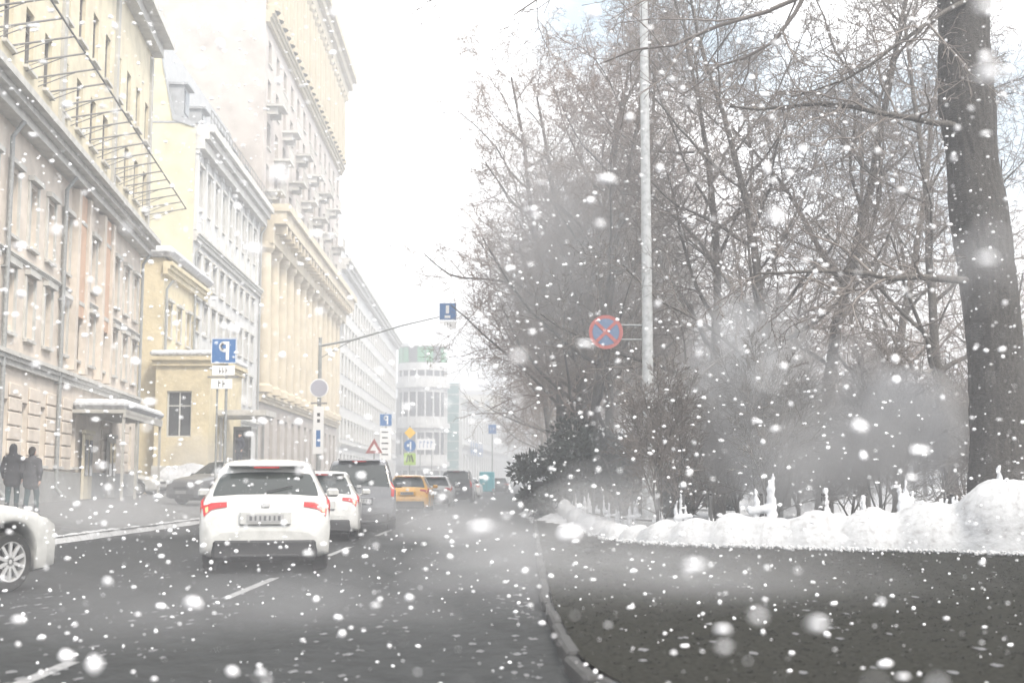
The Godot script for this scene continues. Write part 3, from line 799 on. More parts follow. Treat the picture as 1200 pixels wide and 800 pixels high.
func car(called: String, label: String, kind: String, body: Material, at: Vector3, turn: float, group := "", rear_plate_y := 0.0) -> Node3D:
	var o := thing(called, at, turn)
	tag(o, label, "car", group)
	var sh: Dictionary = SHAPES[kind]
	var L: float = sh.L
	var zs := []
	for s in sh.st: zs.append(s[0])
	for a in sh.axles:
		for k in 13:
			zs.append(a - sh.wheel * 1.16 * cos(PI * k / 12.0))
		zs.append(a - sh.wheel * 1.165); zs.append(a + sh.wheel * 1.165)
	for k in 24: zs.append(L * (k + 0.5) / 24.0)
	zs.sort()
	var g := []
	var last := -1.0
	for z in zs:
		if z - last < 0.004: continue
		last = z
		var row := []
		for t in [0.0, 0.5, 1.0, 1.6, 2.0, 2.5, 3.0, 3.5, 4.0, 4.5, 5.0, 5.5, 6.0, 6.5, 7.0, 7.5, 8.0]: row.append(skin(sh, z, t))
		var m := row.size()
		for j in range(m - 2, 0, -1): row.append(Vector3(-row[j].x, row[j].y, row[j].z))
		row.reverse()
		g.append(row)
	g.reverse()
	var bm := MB.new()
	bm.grid(g, true)
	for e in [0, g.size() - 1]:   # the two ends
		var c := Vector3.ZERO
		for q in g[e]: c += q
		c /= g[e].size()
		for j in g[e].size():
			var a: Vector3 = g[e][j]
			var b: Vector3 = g[e][(j + 1) % g[e].size()]
			if e == 0: bm.tri(c, b, a)
			else: bm.tri(c, a, b)
	part("body", bm, body, o)
	var gl := MB.new()
	patch(gl, sh, Vector2(sh.rear_glass[0], sh.rear_glass[1]), Vector2(sh.rear_glass[0], sh.rear_glass[1]), 5.45, 8.0, 0.006, [1, -1], 8, 24, 0.36)
	part("rear_window", gl, M.car_glass, o)
	gl = MB.new()
	patch(gl, sh, Vector2(sh.front_glass[0], sh.front_glass[1]), Vector2(sh.front_glass[0], sh.front_glass[1]), 5.4, 8.0, 0.006, [1, -1], 8, 24, 0.25)
	part("windscreen", gl, M.car_glass, o)
	var r0: float = sh.roof[0]
	var r1: float = sh.roof[1]
	for sgn in [1, -1]:
		for w in [[r0 - 0.02, lerpf(r0, r1, 0.16), r0 + 0.18, lerpf(r0, r1, 0.2)], [lerpf(r0, r1, 0.22), lerpf(r0, r1, 0.58), lerpf(r0, r1, 0.24), lerpf(r0, r1, 0.58)], [lerpf(r0, r1, 0.62), r1 + 0.55, lerpf(r0, r1, 0.62), r1 + 0.12]]:
			gl = MB.new()
			patch(gl, sh, Vector2(w[0], w[1]), Vector2(w[2], w[3]), 4.12, 4.86, 0.005, [sgn])
			part("side_window", gl, M.car_glass, o)
		var seam := MB.new()
		for z in [lerpf(r0, r1, 0.6), r1 + 0.42]:
			patch(seam, sh, Vector2(z - 0.006, z + 0.006), Vector2(z - 0.006, z + 0.006), 2.2, 4.0, 0.002, [sgn], 1, 6)
		part("door_seam", seam, M.plastic, o)
		var hd := MB.new()
		for z in [lerpf(r0, r1, 0.36), lerpf(r0, r1, 0.68)]:
			var p := skin(sh, z, 3.7)
			hd.cbox(Vector3(p.x + 0.012, p.y, p.z), Vector3(0.03, 0.03, 0.2), 0.008)
		if sgn < 0:
			for k in hd.v.size():
				hd.v[k].x *= -1; hd.n[k].x *= -1
		part("door_handle", hd, body, o)
		# lamps
		var tl := MB.new()
		if kind == "van":
			patch(tl, sh, Vector2(0.035, 0.15), Vector2(0.035, 0.15), 4.3, 5.5, 0.012, [sgn])
		else:
			patch(tl, sh, Vector2(0.055, 0.12), Vector2(0.078, 0.108), 4.2, 6.6, 0.014, [sgn])
			patch(tl, sh, Vector2(0.1, 0.3), Vector2(0.1, 0.36), 3.72, 4.3, 0.01, [sgn])
		var tn := part("tail_light", tl, M.lamp_red, o)
		var am := MB.new()
		if kind != "van":
			patch(am, sh, Vector2(0.07, 0.098), Vector2(0.072, 0.098), 4.75, 5.3, 0.02, [sgn], 4, 4)
			part("indicator", am, M.lamp_amber, tn)
		var hl := MB.new()
		patch(hl, sh, Vector2(L - 0.3, L - 0.1), Vector2(L - 0.24, L - 0.09), 4.3, 6.3, 0.01, [sgn])
		part("headlight", hl, M.lamp_clear, o)
		var mi := MB.new()
		var mp := skin(sh, sh.front_glass[1] - 0.28, 4.0)
		mi.cbox(Vector3(sgn * (mp.x + 0.13), mp.y + 0.09, mp.z), Vector3(0.2, 0.14, 0.1), 0.035)
		mi.rod(Vector3(sgn * (mp.x - 0.02), mp.y + 0.01, mp.z), Vector3(sgn * (mp.x + 0.08), mp.y + 0.06, mp.z), 0.02, 6)
		part("mirror", mi, body, o)
	# bumpers, plate, grille
	var ws: float = sh.st[2][3]
	var bp := MB.new()
	bp.cbox(Vector3(0, 0.34, -0.12), Vector3(ws * 1.66, 0.3, 0.3), 0.05)  # dark bumper made deeper, taking in the shadow under the car
	bp.cbox(Vector3(0, 0.255, 0.01), Vector3(ws * 1.1, 0.06, 0.06), 0.02)
	part("rear_bumper", bp, M.plastic, o)
	bp = MB.new()
	bp.cbox(Vector3(0, 0.24, -L / 2), Vector3(ws * 1.3, 0.16, L - 0.7), 0.05)  # dark box added to block light under the car
	part("added_underbody", bp, M.plastic, o)
	bp = MB.new()
	bp.cbox(Vector3(0, 0.34, -L + 0.12), Vector3(ws * 1.5, 0.2, 0.26), 0.05)
	bp.cbox(Vector3(0, 0.6, -L + 0.05), Vector3(ws * 0.95, 0.16, 0.1), 0.03)
	part("grille", bp, M.plastic, o)
	var py := 0.8 if rear_plate_y == 0.0 else rear_plate_y
	var pl := MB.new()
	pl.cbox(Vector3(0, py - 0.02, 0.0), Vector3(0.72, 0.2, 0.06), 0.02)
	part("plate_recess", pl, body, o)
	var pp := MB.new()
	pp.box(Vector3(0, py - 0.02, 0.035), Vector3(0.52, 0.112, 0.012))
	var pn := part("number_plate", pp, M.plate, o)
	var ch := MB.new()
	for k in 7: ch.box(Vector3(-0.2 + k * 0.066, py - 0.02, 0.043), Vector3(0.026 if k % 3 else 0.036, 0.066, 0.004))
	part("characters", ch, M.car_grey, pn)
	pp = MB.new()
	pp.box(Vector3(0, 0.46, -L - 0.012), Vector3(0.52, 0.112, 0.012))
	part("number_plate", pp, M.plate, o)
	if kind == "suv" or kind == "van":
		for sgn in [1, -1]:
			var rr := MB.new()
			var y0 := skin(sh, 1.0, 6.0)
			rr.tube(PackedVector3Array([Vector3(sgn * 0.58, skin(sh, r0 + 0.15, 6).y, -r0 - 0.15), Vector3(sgn * 0.58, y0.y + 0.045, -r0 - 0.3), Vector3(sgn * 0.58, y0.y + 0.05, -r1 + 0.2), Vector3(sgn * 0.58, skin(sh, r1 - 0.02, 6).y, -r1 + 0.02)]), PackedFloat32Array([0.015, 0.018, 0.018, 0.015]), 6)
			part("roof_rail", rr, M.rim, o)
	if kind != "sedan":
		var sp := MB.new()
		var zz: float = sh.rear_glass[1]
		sp.cbox(Vector3(0, skin(sh, zz + 0.06, 8).y + 0.015, -zz + 0.0), Vector3(1.08, 0.035, 0.24), 0.015)
		part("spoiler", sp, body, o)
		var br := MB.new()
		br.box(Vector3(0, skin(sh, zz + 0.06, 8).y - 0.01, -zz + 0.122), Vector3(0.36, 0.02, 0.01))
		part("brake_light", br, M.lamp_red, o)
		var wp := MB.new()
		var wa := skin(sh, sh.rear_glass[0] + 0.01, 8)
		wp.rod(wa + Vector3(0, 0.02, 0.03), skin(sh, sh.rear_glass[0] + 0.07, 7.0) + Vector3(0, 0.02, 0.03), 0.008, 5)
		part("wiper", wp, M.plastic, o)
	var em := MB.new()
	em.cbox(Vector3(0, skin(sh, 0.085, 8).y, -0.055), Vector3(0.12, 0.07, 0.03), 0.012)
	part("emblem", em, M.rim, o)
	var wm := wheel_meshes(sh.wheel)
	for a in sh.axles:
		for sgn in [1, -1]:
			var wn := Node3D.new()
			wn.name = "wheel"
			o.add_child(wn, true)
			wn.position = Vector3(sgn * (ws - 0.10), sh.wheel, -a)
			if sgn < 0: wn.rotation.y = PI
			part("tyre", wm[0], M.tyre, wn)
			part("rim", wm[1], M.rim, wn)
			part("brake_disc", wm[2], M.plastic, wn)
	return o

func traffic() -> void:
	car("white_crossover", "white crossover with glowing red tail lights, nearest in the lane ahead", "suv", M.car_white, Vector3(-3.5, 0, -18.3), 0.17, "cars driving up the street")
	car("white_car", "white car cut off by the left edge of the picture", "suv", M.car_white, Vector3(-8.14, 0, -12.27), -0.4, "cars driving up the street")
	car("white_hatchback", "white hatchback half hidden behind the nearest white crossover", "hatch", M.car_white, Vector3(-4.15, 0, -27.6), 0.1, "cars driving up the street")
	car("dark_van", "tall dark grey van behind the white hatchback", "van", M.car_grey, Vector3(-3.95, 0, -33.2), 0.1, "cars driving up the street")
	car("yellow_car", "yellow taxi coloured car beyond the dark grey van", "hatch", M.car_yellow, Vector3(-4.2, 0, -51.5), 0.0, "cars driving up the street")
	car("white_car", "small white car between the yellow car and the black off-roader", "hatch", M.car_white, Vector3(-3.75, 0, -62), 0.0, "cars driving up the street")
	car("black_off_roader", "black off-roader farthest of the big cars in the queue", "van", M.car_black, Vector3(-3.25, 0, -74.5), -0.02, "cars driving up the street")
	car("silver_car", "light car just ahead of the black off-roader", "sedan", M.car_white, Vector3(-3.2, 0, -92), -0.03, "cars driving up the street")
	car("distant_car", "tiny dark car at the end of the road by the teal box", "hatch", M.car_dark, Vector3(-1.2, 0, -124), -0.03, "cars driving up the street")
	car("parked_dark_car", "dark grey car parked nose out on the forecourt behind the white crossover", "suv", M.car_grey, Vector3(-10.0, 0.4, -51.5), 2.62, "cars standing on the forecourt")
	car("parked_white_car", "white car nosing out between the beige and the ochre house", "sedan", M.car_white, Vector3(-22.2, 0.56, -65.2), -PI / 2 - 0.12, "cars standing on the forecourt")

# ---------- people ----------
# tapered capsules [a, b, ra, rb] joined smoothly and meshed as surface nets
func nets(mb: MB, bones: Array, cell: float, k: float) -> void:
	var lo := Vector3.INF
	var hi := -Vector3.INF
	for b in bones:
		var r := maxf(b[2], b[3]) + cell * 2
		lo = lo.min(b[0] - Vector3.ONE * r).min(b[1] - Vector3.ONE * r)
		hi = hi.max(b[0] + Vector3.ONE * r).max(b[1] + Vector3.ONE * r)
	var nx := int((hi.x - lo.x) / cell) + 2
	var ny := int((hi.y - lo.y) / cell) + 2
	var nz := int((hi.z - lo.z) / cell) + 2
	var f := PackedFloat32Array()
	f.resize(nx * ny * nz)
	f.fill(1.0)
	for b in bones:
		var A: Vector3 = b[0]
		var B: Vector3 = b[1]
		var ra: float = b[2]
		var rb: float = b[3]
		var r := maxf(ra, rb) + k + cell * 1.5
		var l := ((A.min(B) - Vector3.ONE * r - lo) / cell).floor()
		var h := ((A.max(B) + Vector3.ONE * r - lo) / cell).ceil()
		var ab := B - A
		var q := maxf(ab.length_squared(), 1e-6)
		for z in range(maxi(int(l.z), 0), mini(int(h.z) + 1, nz)):
			for y in range(maxi(int(l.y), 0), mini(int(h.y) + 1, ny)):
				for x in range(maxi(int(l.x), 0), mini(int(h.x) + 1, nx)):
					var p := lo + Vector3(x, y, z) * cell
					var t := clampf((p - A).dot(ab) / q, 0, 1)
					var d := p.distance_to(A + ab * t) - lerpf(ra, rb, t)
					var i := (z * ny + y) * nx + x
					var e := f[i]
					var m := maxf(k - absf(e - d), 0.0) / k
					f[i] = minf(e, d) - m * m * k * 0.25
	var id := {}
	var pts := PackedVector3Array()
	for z in nz - 1:
		for y in ny - 1:
			for x in nx - 1:
				var i := (z * ny + y) * nx + x
				var c := [f[i], f[i + 1], f[i + nx], f[i + nx + 1], f[i + nx * ny], f[i + nx * ny + 1], f[i + nx * ny + nx], f[i + nx * ny + nx + 1]]
				var neg := 0
				for e in c: neg += 1 if e < 0 else 0
				if neg == 0 or neg == 8: continue
				var s := Vector3.ZERO
				var w := 0
				for e in [[0, 1], [2, 3], [4, 5], [6, 7], [0, 2], [1, 3], [4, 6], [5, 7], [0, 4], [1, 5], [2, 6], [3, 7]]:
					var a: float = c[e[0]]
					var b: float = c[e[1]]
					if (a < 0) == (b < 0): continue
					var t := a / (a - b)
					var pa := Vector3(e[0] & 1, (e[0] >> 1) & 1, e[0] >> 2)
					var pb := Vector3(e[1] & 1, (e[1] >> 1) & 1, e[1] >> 2)
					s += pa.lerp(pb, t)
					w += 1
				id[i] = pts.size()
				pts.append(lo + (Vector3(x, y, z) + s / w) * cell)
	var base := mb.v.size()
	var nn := PackedVector3Array()
	nn.resize(pts.size())
	var add := func(a: int, b: int, c: int, d: int, flip: bool) -> void:
		if not (id.has(a) and id.has(b) and id.has(c) and id.has(d)): return
		var q := [id[a], id[b], id[c], id[d]]
		if flip: q.reverse()
		var nrm: Vector3 = (pts[q[2]] - pts[q[0]]).cross(pts[q[3]] - pts[q[1]])
		for e in q: nn[e] += nrm
		for e in [0, 2, 1, 0, 3, 2]: mb.ix.append(base + q[e])
	var sy := nx
	var sz := nx * ny
	for z in range(1, nz - 1):
		for y in range(1, ny - 1):
			for x in range(1, nx - 1):
				var i := (z * ny + y) * nx + x
				var a := f[i] < 0
				if a != (f[i + 1] < 0): add.call(i, i - sy, i - sy - sz, i - sz, not a)
				if a != (f[i + sy] < 0): add.call(i, i - sz, i - sz - 1, i - 1, not a)
				if a != (f[i + sz] < 0): add.call(i, i - 1, i - 1 - sy, i - sy, not a)
	for p in pts: mb.v.append(p)
	for q in nn: mb.n.append(q.normalized())

# faces -z; s = height / 1.75
func person(label: String, at: Vector3, turn: float, s: float, coat: Material, legs: Material, hat: Material, stride: float, hood: bool, group: String) -> void:
	var o := thing("person", at, turn)
	tag(o, label, "person", group)
	var V := func(x, y, z) -> Vector3: return Vector3(x, y, z) * s
	var hip := 0.92
	var fl: Vector3 = V.call(0.1, 0.07, -stride)
	var fr: Vector3 = V.call(-0.1, 0.07, stride)
	var kl: Vector3 = V.call(0.1, 0.5, -stride * 0.75 - 0.03)
	var kr: Vector3 = V.call(-0.1, 0.5, stride * 0.25 - 0.03)
	var hands := []
	var body := [[V.call(0, 1.0, 0), V.call(0, 1.36, 0), 0.12 * s, 0.13 * s], [V.call(-0.09, hip, 0), kr, 0.08 * s, 0.055 * s], [V.call(0.09, hip, 0), kl, 0.08 * s, 0.055 * s],
		[kr, fr, 0.055 * s, 0.04 * s], [kl, fl, 0.055 * s, 0.04 * s], [V.call(0, 1.36, 0), V.call(0, 1.54, -0.01), 0.07 * s, 0.055 * s],
		[V.call(0, 1.6, -0.005), V.call(0, 1.67, 0.005), 0.08 * s, 0.085 * s], [V.call(0, 1.57, -0.06), V.call(0, 1.56, -0.07), 0.035 * s, 0.035 * s], [V.call(0, 1.62, -0.09), V.call(0, 1.59, -0.105), 0.012 * s, 0.016 * s],
		[V.call(0.085, 1.61, 0.0), V.call(0.088, 1.64, 0.005), 0.016 * s, 0.02 * s], [V.call(-0.085, 1.61, 0.0), V.call(-0.088, 1.64, 0.005), 0.016 * s, 0.02 * s]]
	for g in [1, -1]:
		var sh: Vector3 = V.call(g * 0.19, 1.38, 0)
		var el: Vector3 = V.call(g * 0.27, 1.1, 0.03 + g * stride * 0.3)
		var wr: Vector3 = V.call(g * 0.26, 0.87, -0.06 + g * stride * 0.9)
		body.append([sh, el, 0.05 * s, 0.042 * s]); body.append([el, wr, 0.04 * s, 0.03 * s])
		hands.append([g, wr, (wr - el).normalized()])
	var mb := MB.new()
	nets(mb, body, 0.025, 0.05)
	for h in hands:   # palm, four fingers and a thumb, slightly curled
		var d: Vector3 = h[2]
		var wr: Vector3 = h[1]
		var fw := Vector3(0, 0, -1)
		var palm := wr + d * 0.085 * s
		var hb := [[wr, palm, 0.026 * s, 0.032 * s], [wr + fw * 0.02 * s + d * 0.02 * s, palm + fw * 0.025 * s, 0.02 * s, 0.018 * s]]
		for k in 4:
			var root := palm + fw * (0.03 - 0.02 * k) * s
			var ln: float = [0.07, 0.08, 0.075, 0.058][k] * s
			var mid := root + d * ln * 0.55 + Vector3(-h[0] * 0.008, 0, 0)
			hb.append([root, mid, 0.0095 * s, 0.009 * s]); hb.append([mid, mid + d * ln * 0.45 + Vector3(-h[0] * 0.02, 0, 0), 0.009 * s, 0.008 * s])
		var th := wr + d * 0.03 * s + fw * 0.025 * s
		hb.append([th, th + d * 0.03 * s + fw * 0.03 * s, 0.012 * s, 0.011 * s]); hb.append([th + d * 0.03 * s + fw * 0.03 * s, th + d * 0.065 * s + fw * 0.035 * s, 0.011 * s, 0.009 * s])
		nets(mb, hb, 0.006, 0.008)
	part("body", mb, M.skin, o)
	var c := MB.new()
	var cb := [[V.call(0, 1.05, 0), V.call(0, 1.34, 0), 0.17 * s, 0.16 * s], [V.call(-0.06, 1.0, 0), V.call(-0.08, 0.76, 0.0), 0.16 * s, 0.15 * s], [V.call(0.06, 1.0, 0), V.call(0.08, 0.76, 0), 0.16 * s, 0.15 * s],
		[V.call(-0.13, 1.38, 0), V.call(0.13, 1.38, 0), 0.1 * s, 0.1 * s], [V.call(0, 1.42, 0), V.call(0, 1.5, 0), 0.095 * s, 0.085 * s]]
	for h in hands:
		var g: int = h[0]
		var el: Vector3 = V.call(g * 0.27, 1.1, 0.03 + g * stride * 0.3)
		cb.append([V.call(g * 0.19, 1.38, 0), el, 0.085 * s, 0.072 * s]); cb.append([el, h[1] - h[2] * 0.02, 0.068 * s, 0.055 * s])
	if hood: cb.append([V.call(0, 1.5, 0.06), V.call(0, 1.66, 0.035), 0.1 * s, 0.105 * s])
	nets(c, cb, 0.028, 0.06)
	part("coat", c, coat, o)
	var t := MB.new()
	nets(t, [[V.call(-0.09, hip, 0), kr, 0.1 * s, 0.075 * s], [V.call(0.09, hip, 0), kl, 0.1 * s, 0.075 * s], [kr, fr, 0.072 * s, 0.062 * s], [kl, fl, 0.072 * s, 0.062 * s]], 0.025, 0.03)
	part("trousers", t, legs, o)
	var b := MB.new()
	for f in [fl, fr]: nets(b, [[f + Vector3(0, -0.015, 0.04), f + Vector3(0, -0.03, -0.15 * s), 0.05, 0.038], [f, f + Vector3(0, 0.1, 0.01), 0.055, 0.058]], 0.016, 0.03)
	part("boots", b, M.cloth_black, o)
	var h := MB.new()
	nets(h, [[V.call(0, 1.66, 0.02), V.call(0, 1.7, 0.015), 0.095 * s, 0.09 * s], [V.call(0, 1.6, 0.045), V.call(0, 1.68, 0.03), 0.08 * s, 0.085 * s]], 0.02, 0.03)
	part("hat" if hat != M.hair else "hair", h, hat, o)

func people() -> void:
	person("person in a hooded black coat, left of the pair by the beige house", Vector3(-13.75, 0.49, -35.4), 0.15, 1.02, M.cloth_black, M.cloth_teal, M.cloth_black, 0.1, true, "pedestrians on the left pavement")
	person("person in a dark grey coat, right of the pair by the beige house", Vector3(-13.15, 0.44, -35.2), -0.1, 1.0, M.cloth_grey, M.cloth_teal, M.hair, 0.13, false, "pedestrians on the left pavement")
	person("person in dark clothes standing on the raised porch", Vector3(-14.9, 2.1, -70.2), 2.6, 1.0, M.cloth_navy, M.cloth_navy, M.cloth_black, 0.04, true, "pedestrians on the left pavement")

# ---------- trees ----------
func grow(tr: MB, cr: MB, p: Vector3, d: Vector3, length: float, r: float, level: int, s: Dictionary) -> void:
	var n: int = [12, 8, 6, 4, 2][level]
	var sides: int = [10, 6, 5, 4, 3][level]
	var wig: float = s.wig * [0.35, 0.8, 1.2, 1.6, 1.6][level]
	var pts := PackedVector3Array([p])
	var rad := PackedFloat32Array([r])
	var dirs := [d]
	var end: float = [0.22, 0.3, 0.35, 0.45, 0.6][level]
	for i in n:
		d = (d + Vector3(rng.randf_range(-1, 1), rng.randf_range(-1, 1), rng.randf_range(-1, 1)) * wig * 0.22 + Vector3.UP * [0.03, 0.07, 0.035, 0.0, 0.0][level]).normalized()
		p += d * length / n
		var f := float(i + 1) / n
		pts.append(p)
		rad.append(maxf(r * lerpf(1.0, end, f), s.min))
		dirs.append(d)
	if level == 0:
		rad[0] = r * 1.45
		rad[1] = r * 1.08
	(tr if level < 2 else cr).tube(pts, rad, sides, level < 2)
	if level >= s.levels: return
	var cnt: int = s.count[level]
	var f0: float = s.start if level == 0 else 0.18
	var az := rng.randf() * TAU
	for k in cnt:
		var f := lerpf(f0, 1.0, (k + rng.randf() * 0.8) / cnt)
		var x := f * n
		var i := mini(int(x), n - 1)
		var q := pts[i].lerp(pts[i + 1], x - i)
		var dd: Vector3 = dirs[i]
		az += 2.4 + rng.randf_range(-0.4, 0.4)
		var side := dd.cross(Vector3.UP if absf(dd.y) < 0.95 else Vector3.RIGHT).normalized().rotated(dd, az)
		var ang := deg_to_rad(rng.randf_range(s.a0, s.a1))
		if k == cnt - 1: ang *= 0.4
		var cd := (dd * cos(ang) + side * sin(ang)).normalized()
		var rr := lerpf(rad[i], rad[i + 1], x - i)
		var ln: float = length * [s.limb, 0.58, 0.52, 0.52][level] * lerpf(1.0, 0.5, f) * (rng.randf_range(0.85, 1.1) if level == 0 else rng.randf_range(0.75, 1.25))
		grow(tr, cr, q, cd, ln, maxf(rr * rng.randf_range(0.42, 0.62), s.min), level + 1, s)

func tree_meshes(seed_: int, h: float, r: float, s: Dictionary, lean := Vector3.ZERO) -> Array:
	rng.seed = seed_
	var d := {"wig": 1.0, "min": 0.0065, "levels": 4, "count": [18, 10, 8, 7], "start": 0.3, "a0": 30.0, "a1": 62.0, "limb": 0.42}
	d.merge(s, true)
	var tr := MB.new()
	var cr := MB.new()
	grow(tr, cr, Vector3(0, -0.3, 0), (Vector3.UP + lean).normalized(), h, r, 0, d)
	return [tr.mesh(), cr.mesh()]

func plant_tree(called: String, label: String, ms: Array, px: float, dist: float, scale_: float, turn: float, group := "", twig: Material = null, cat := "tree") -> Node3D:
	var o := thing(called, Vector3((px - 600.0) / 1500.0 * dist, 0.15, -dist), turn)
	tag(o, label, cat, group)
	o.scale = Vector3.ONE * scale_
	part("trunk", ms[0], M.bark, o)
	part("crown", ms[1], twig if twig else M.twig, o)
	return o

func leaf_mass(seed_: int, w: float, h: float, d: float, count: int) -> ArrayMesh:
	rng.seed = seed_
	var mb := MB.new()
	var clumps := []
	for k in 26:
		var a := rng.randf() * TAU
		var q := sqrt(rng.randf())
		clumps.append([Vector3(cos(a) * q * w / 2, rng.randf_range(0.05, 0.86) * h * (1.0 - 0.35 * q), sin(a) * q * d / 2), rng.randf_range(0.25, 0.5)])
	for k in count:
		var c: Array = clumps[rng.randi() % clumps.size()]
		var u := Vector3(rng.randfn(), rng.randfn(), rng.randfn()).normalized()
		var p: Vector3 = c[0] + u * c[1] * h * 0.42 * pow(rng.randf(), 0.4)
		if p.y < 0.02: p.y = 0.02 + rng.randf() * 0.2
		var e := Vector3(rng.randfn(), rng.randfn(), rng.randfn()).normalized()
		var t := u.cross(e).normalized()
		var l := rng.randf_range(0.07, 0.16)
		mb.tri(p - t * l * 0.35, p + t * l * 0.35, p + (u + e * 0.6).normalized() * l)
	return mb.mesh()

func park() -> void:
	var K := []
	for k in 6:
		K.append(tree_meshes(100 + k * 7, [17.0, 19.0, 16.0, 18.5, 17.5, 20.0][k], [0.2, 0.23, 0.18, 0.21, 0.19, 0.24][k], {"limb": [0.42, 0.4, 0.42, 0.4, 0.4, 0.36][k], "start": [0.17, 0.26, 0.14, 0.22, 0.2, 0.26][k], "a0": 32.0 + k % 3 * 6, "a1": 66.0 + k % 2 * 12, "wig": 1.3}, Vector3([0.05, -0.04, 0.08, 0.0, -0.09, 0.03][k], 0, 0.03)))
	var giant := tree_meshes(501, 14.0, 0.42, {"start": 0.08, "limb": 0.5, "a0": 40.0, "a1": 75.0, "count": [11, 8, 6, 5]})
	var gf := FastNoiseLite.new()
	gf.frequency = 1.0
	gf.fractal_octaves = 3
	var gm := []
	for i in 150:
		var y := -0.3 + i * 0.1
		var row := []
		var r := 0.56 * lerpf(1.0, 0.86, i / 150.0) * (1.0 + 0.35 * exp(-(y + 0.3) * 1.6)) + 0.07 * gf.get_noise_1d(y * 0.35)
		for j in 84:
			var a := TAU * j / 84.0
			var rd := 1.0 - absf(gf.get_noise_3d(cos(a) * 9.0, y * 0.9, sin(a) * 9.0)) * 2.2
			row.append(Vector3(cos(a), 0, -sin(a)) * (r + 0.045 * rd) + Vector3(-0.014 * y + 0.16 * sin(y * 0.5), y, 0))
		gm.append(row)
	var gb := MB.new()
	gb.grid(gm, true)
	var gt := thing("park_tree", Vector3((1164.0 - 600.0) / 1500.0 * 26.0, 0.15, -26.0))
	tag(gt, "huge bare trunk at the right edge, thickest of the park trees", "tree", "bare park trees")
	part("trunk", gb, M.bark_dark, gt)
	var gc := part("crown", giant[1], M.twig, gt, Vector3(-0.3, 14.2, 0))
	part("limb", giant[0], M.bark, gc)
	var sp0 := {"wig": 1.4, "min": 0.008, "levels": 4, "count": [0, 12, 7, 5], "start": 0.3, "a0": 30.0, "a1": 70.0, "limb": 0.4}
	rng.seed = 88
	for l in [[Vector3(-0.5, 5.2, 0.2), Vector3(-1, -0.32, 0.1), 4.6, 0.085], [Vector3(-0.6, 12.2, 0.3), Vector3(-1, -0.28, 0.05), 10.5, 0.15], [Vector3(-0.5, 8.4, 0.3), Vector3(-1, 0.1, 0.3), 5.0, 0.07], [Vector3(-0.4, 11.0, 0.5), Vector3(-0.7, -0.35, 0.4), 4.5, 0.06]]:
		var lt := MB.new()
		var lc := MB.new()
		grow(lt, lc, l[0], l[1].normalized(), l[2], l[3], 1, sp0)
		var ln := part("limb", lt, M.bark, gt)
		part("twigs", lc, M.twig, ln)
	var near := [   # px, distance, kind, scale, turn, label
		[838, 40.0, 0, 1.0, 0.4, "bare tree with a leaning forked trunk right of the lamp post"],
		[962, 41.0, 1, 1.0, 2.1, "bare tree with a straight slim trunk in the middle of the park fence"],
		[1052, 46.0, 3, 1.0, 5.0, "bare tree forking into two stems just left of the huge trunk"],
		[690, 48.0, 2, 1.05, 1.4, "bare tree left of the round no stopping sign, reaching over the road"],
		[905, 36.0, 4, 0.95, 3.3, "dark bare trunk rising behind the snow heaps at mid fence"],
		[742, 56.0, 5, 1.0, 4.2, "tall bare tree straight behind the lamp post"],
		[1120, 35.0, 2, 0.95, 2.9, "bare tree whose branches touch the left side of the huge trunk"],
		[684, 45.0, 4, 0.98, 1.0, "bare tree leaning out over the road nearest its right kerb"],
		[655, 60.0, 3, 1.1, 2.2, "bare tree just behind the stone pillar"],
		[715, 52.0, 0, 1.1, 3.6, "bushy bare tree between the no stopping sign and the lamp post"],
		[672, 54.0, 2, 1.12, 4.6, "broad bare tree above the evergreen shrubs left of the sign"],
		[668, 66.0, 4, 1.05, 0.2, "bare tree over the stone pillar at the far end of the park fence"]]
	for t in near: plant_tree("park_tree", t[5], K[t[2]], t[0], t[1], t[3], t[4], "bare park trees", M.twig if t[1] < 42 else M.twig_brown)
	rng.seed = 31
	var far := []
	for k in 8: far.append([650 - k * 2.5 + (k % 2) * 8, 76.0 + k * 13.0])
	for k in 9: far.append([700 + (k % 5) * 105 + rng.randf_range(-20, 20), 58.0 + (k / 5) * 24.0 + rng.randf_range(-5, 5)])
	for k in 7: far.append([690 + k * 80 + rng.randf_range(-20, 20), 110.0 + rng.randf_range(-8, 14)])
	for k in far.size():
		var f: Array = far[k]
		var lb := "bare tree in the avenue running away along the right side of the road" if k < 8 else "bare tree deep in the hazy park behind the front trees"
		plant_tree("distant_tree", lb, K[(k * 5 + 1) % 6], f[0], f[1], rng.randf_range(0.6, 0.85) if k >= 8 else rng.randf_range(0.85, 1.05), rng.randf() * TAU, "avenue trees" if k < 8 else "trees deep in the park", M.twig_brown)
	# low bare bushes added behind the fence to darken the hazy trunks there
	var B := []
	for k in 2: B.append(tree_meshes(700 + k, 3.4, 0.05, {"start": 0.03, "limb": 0.75, "count": [16, 9, 7, 4], "a0": 15.0, "a1": 55.0, "min": 0.007}))
	rng.seed = 41
	for k in 14:
		plant_tree("added_bush", "low bare twiggy bush added behind the park fence to darken it", B[k % 2], 770 + k * 33 + rng.randf_range(-8, 8), 29.5 + (k % 4) * 3.0, rng.randf_range(0.8, 1.15), rng.randf() * TAU, "added bushes behind the fence", M.twig, "bush")
	# dark evergreen shrubs by the far end of the fence
	var E := [leaf_mass(901, 3.6, 2.6, 3.6, 9000), leaf_mass(902, 4.2, 3.2, 4.0, 11000)]
	var sp := [[692, 42.5, 0, 1.35], [735, 41.5, 1, 1.2], [668, 52.0, 0, 0.95], [690, 57.0, 1, 1.05], [655, 68.0, 0, 1.0], [775, 47.0, 0, 1.1], [812, 50.0, 1, 0.9]]
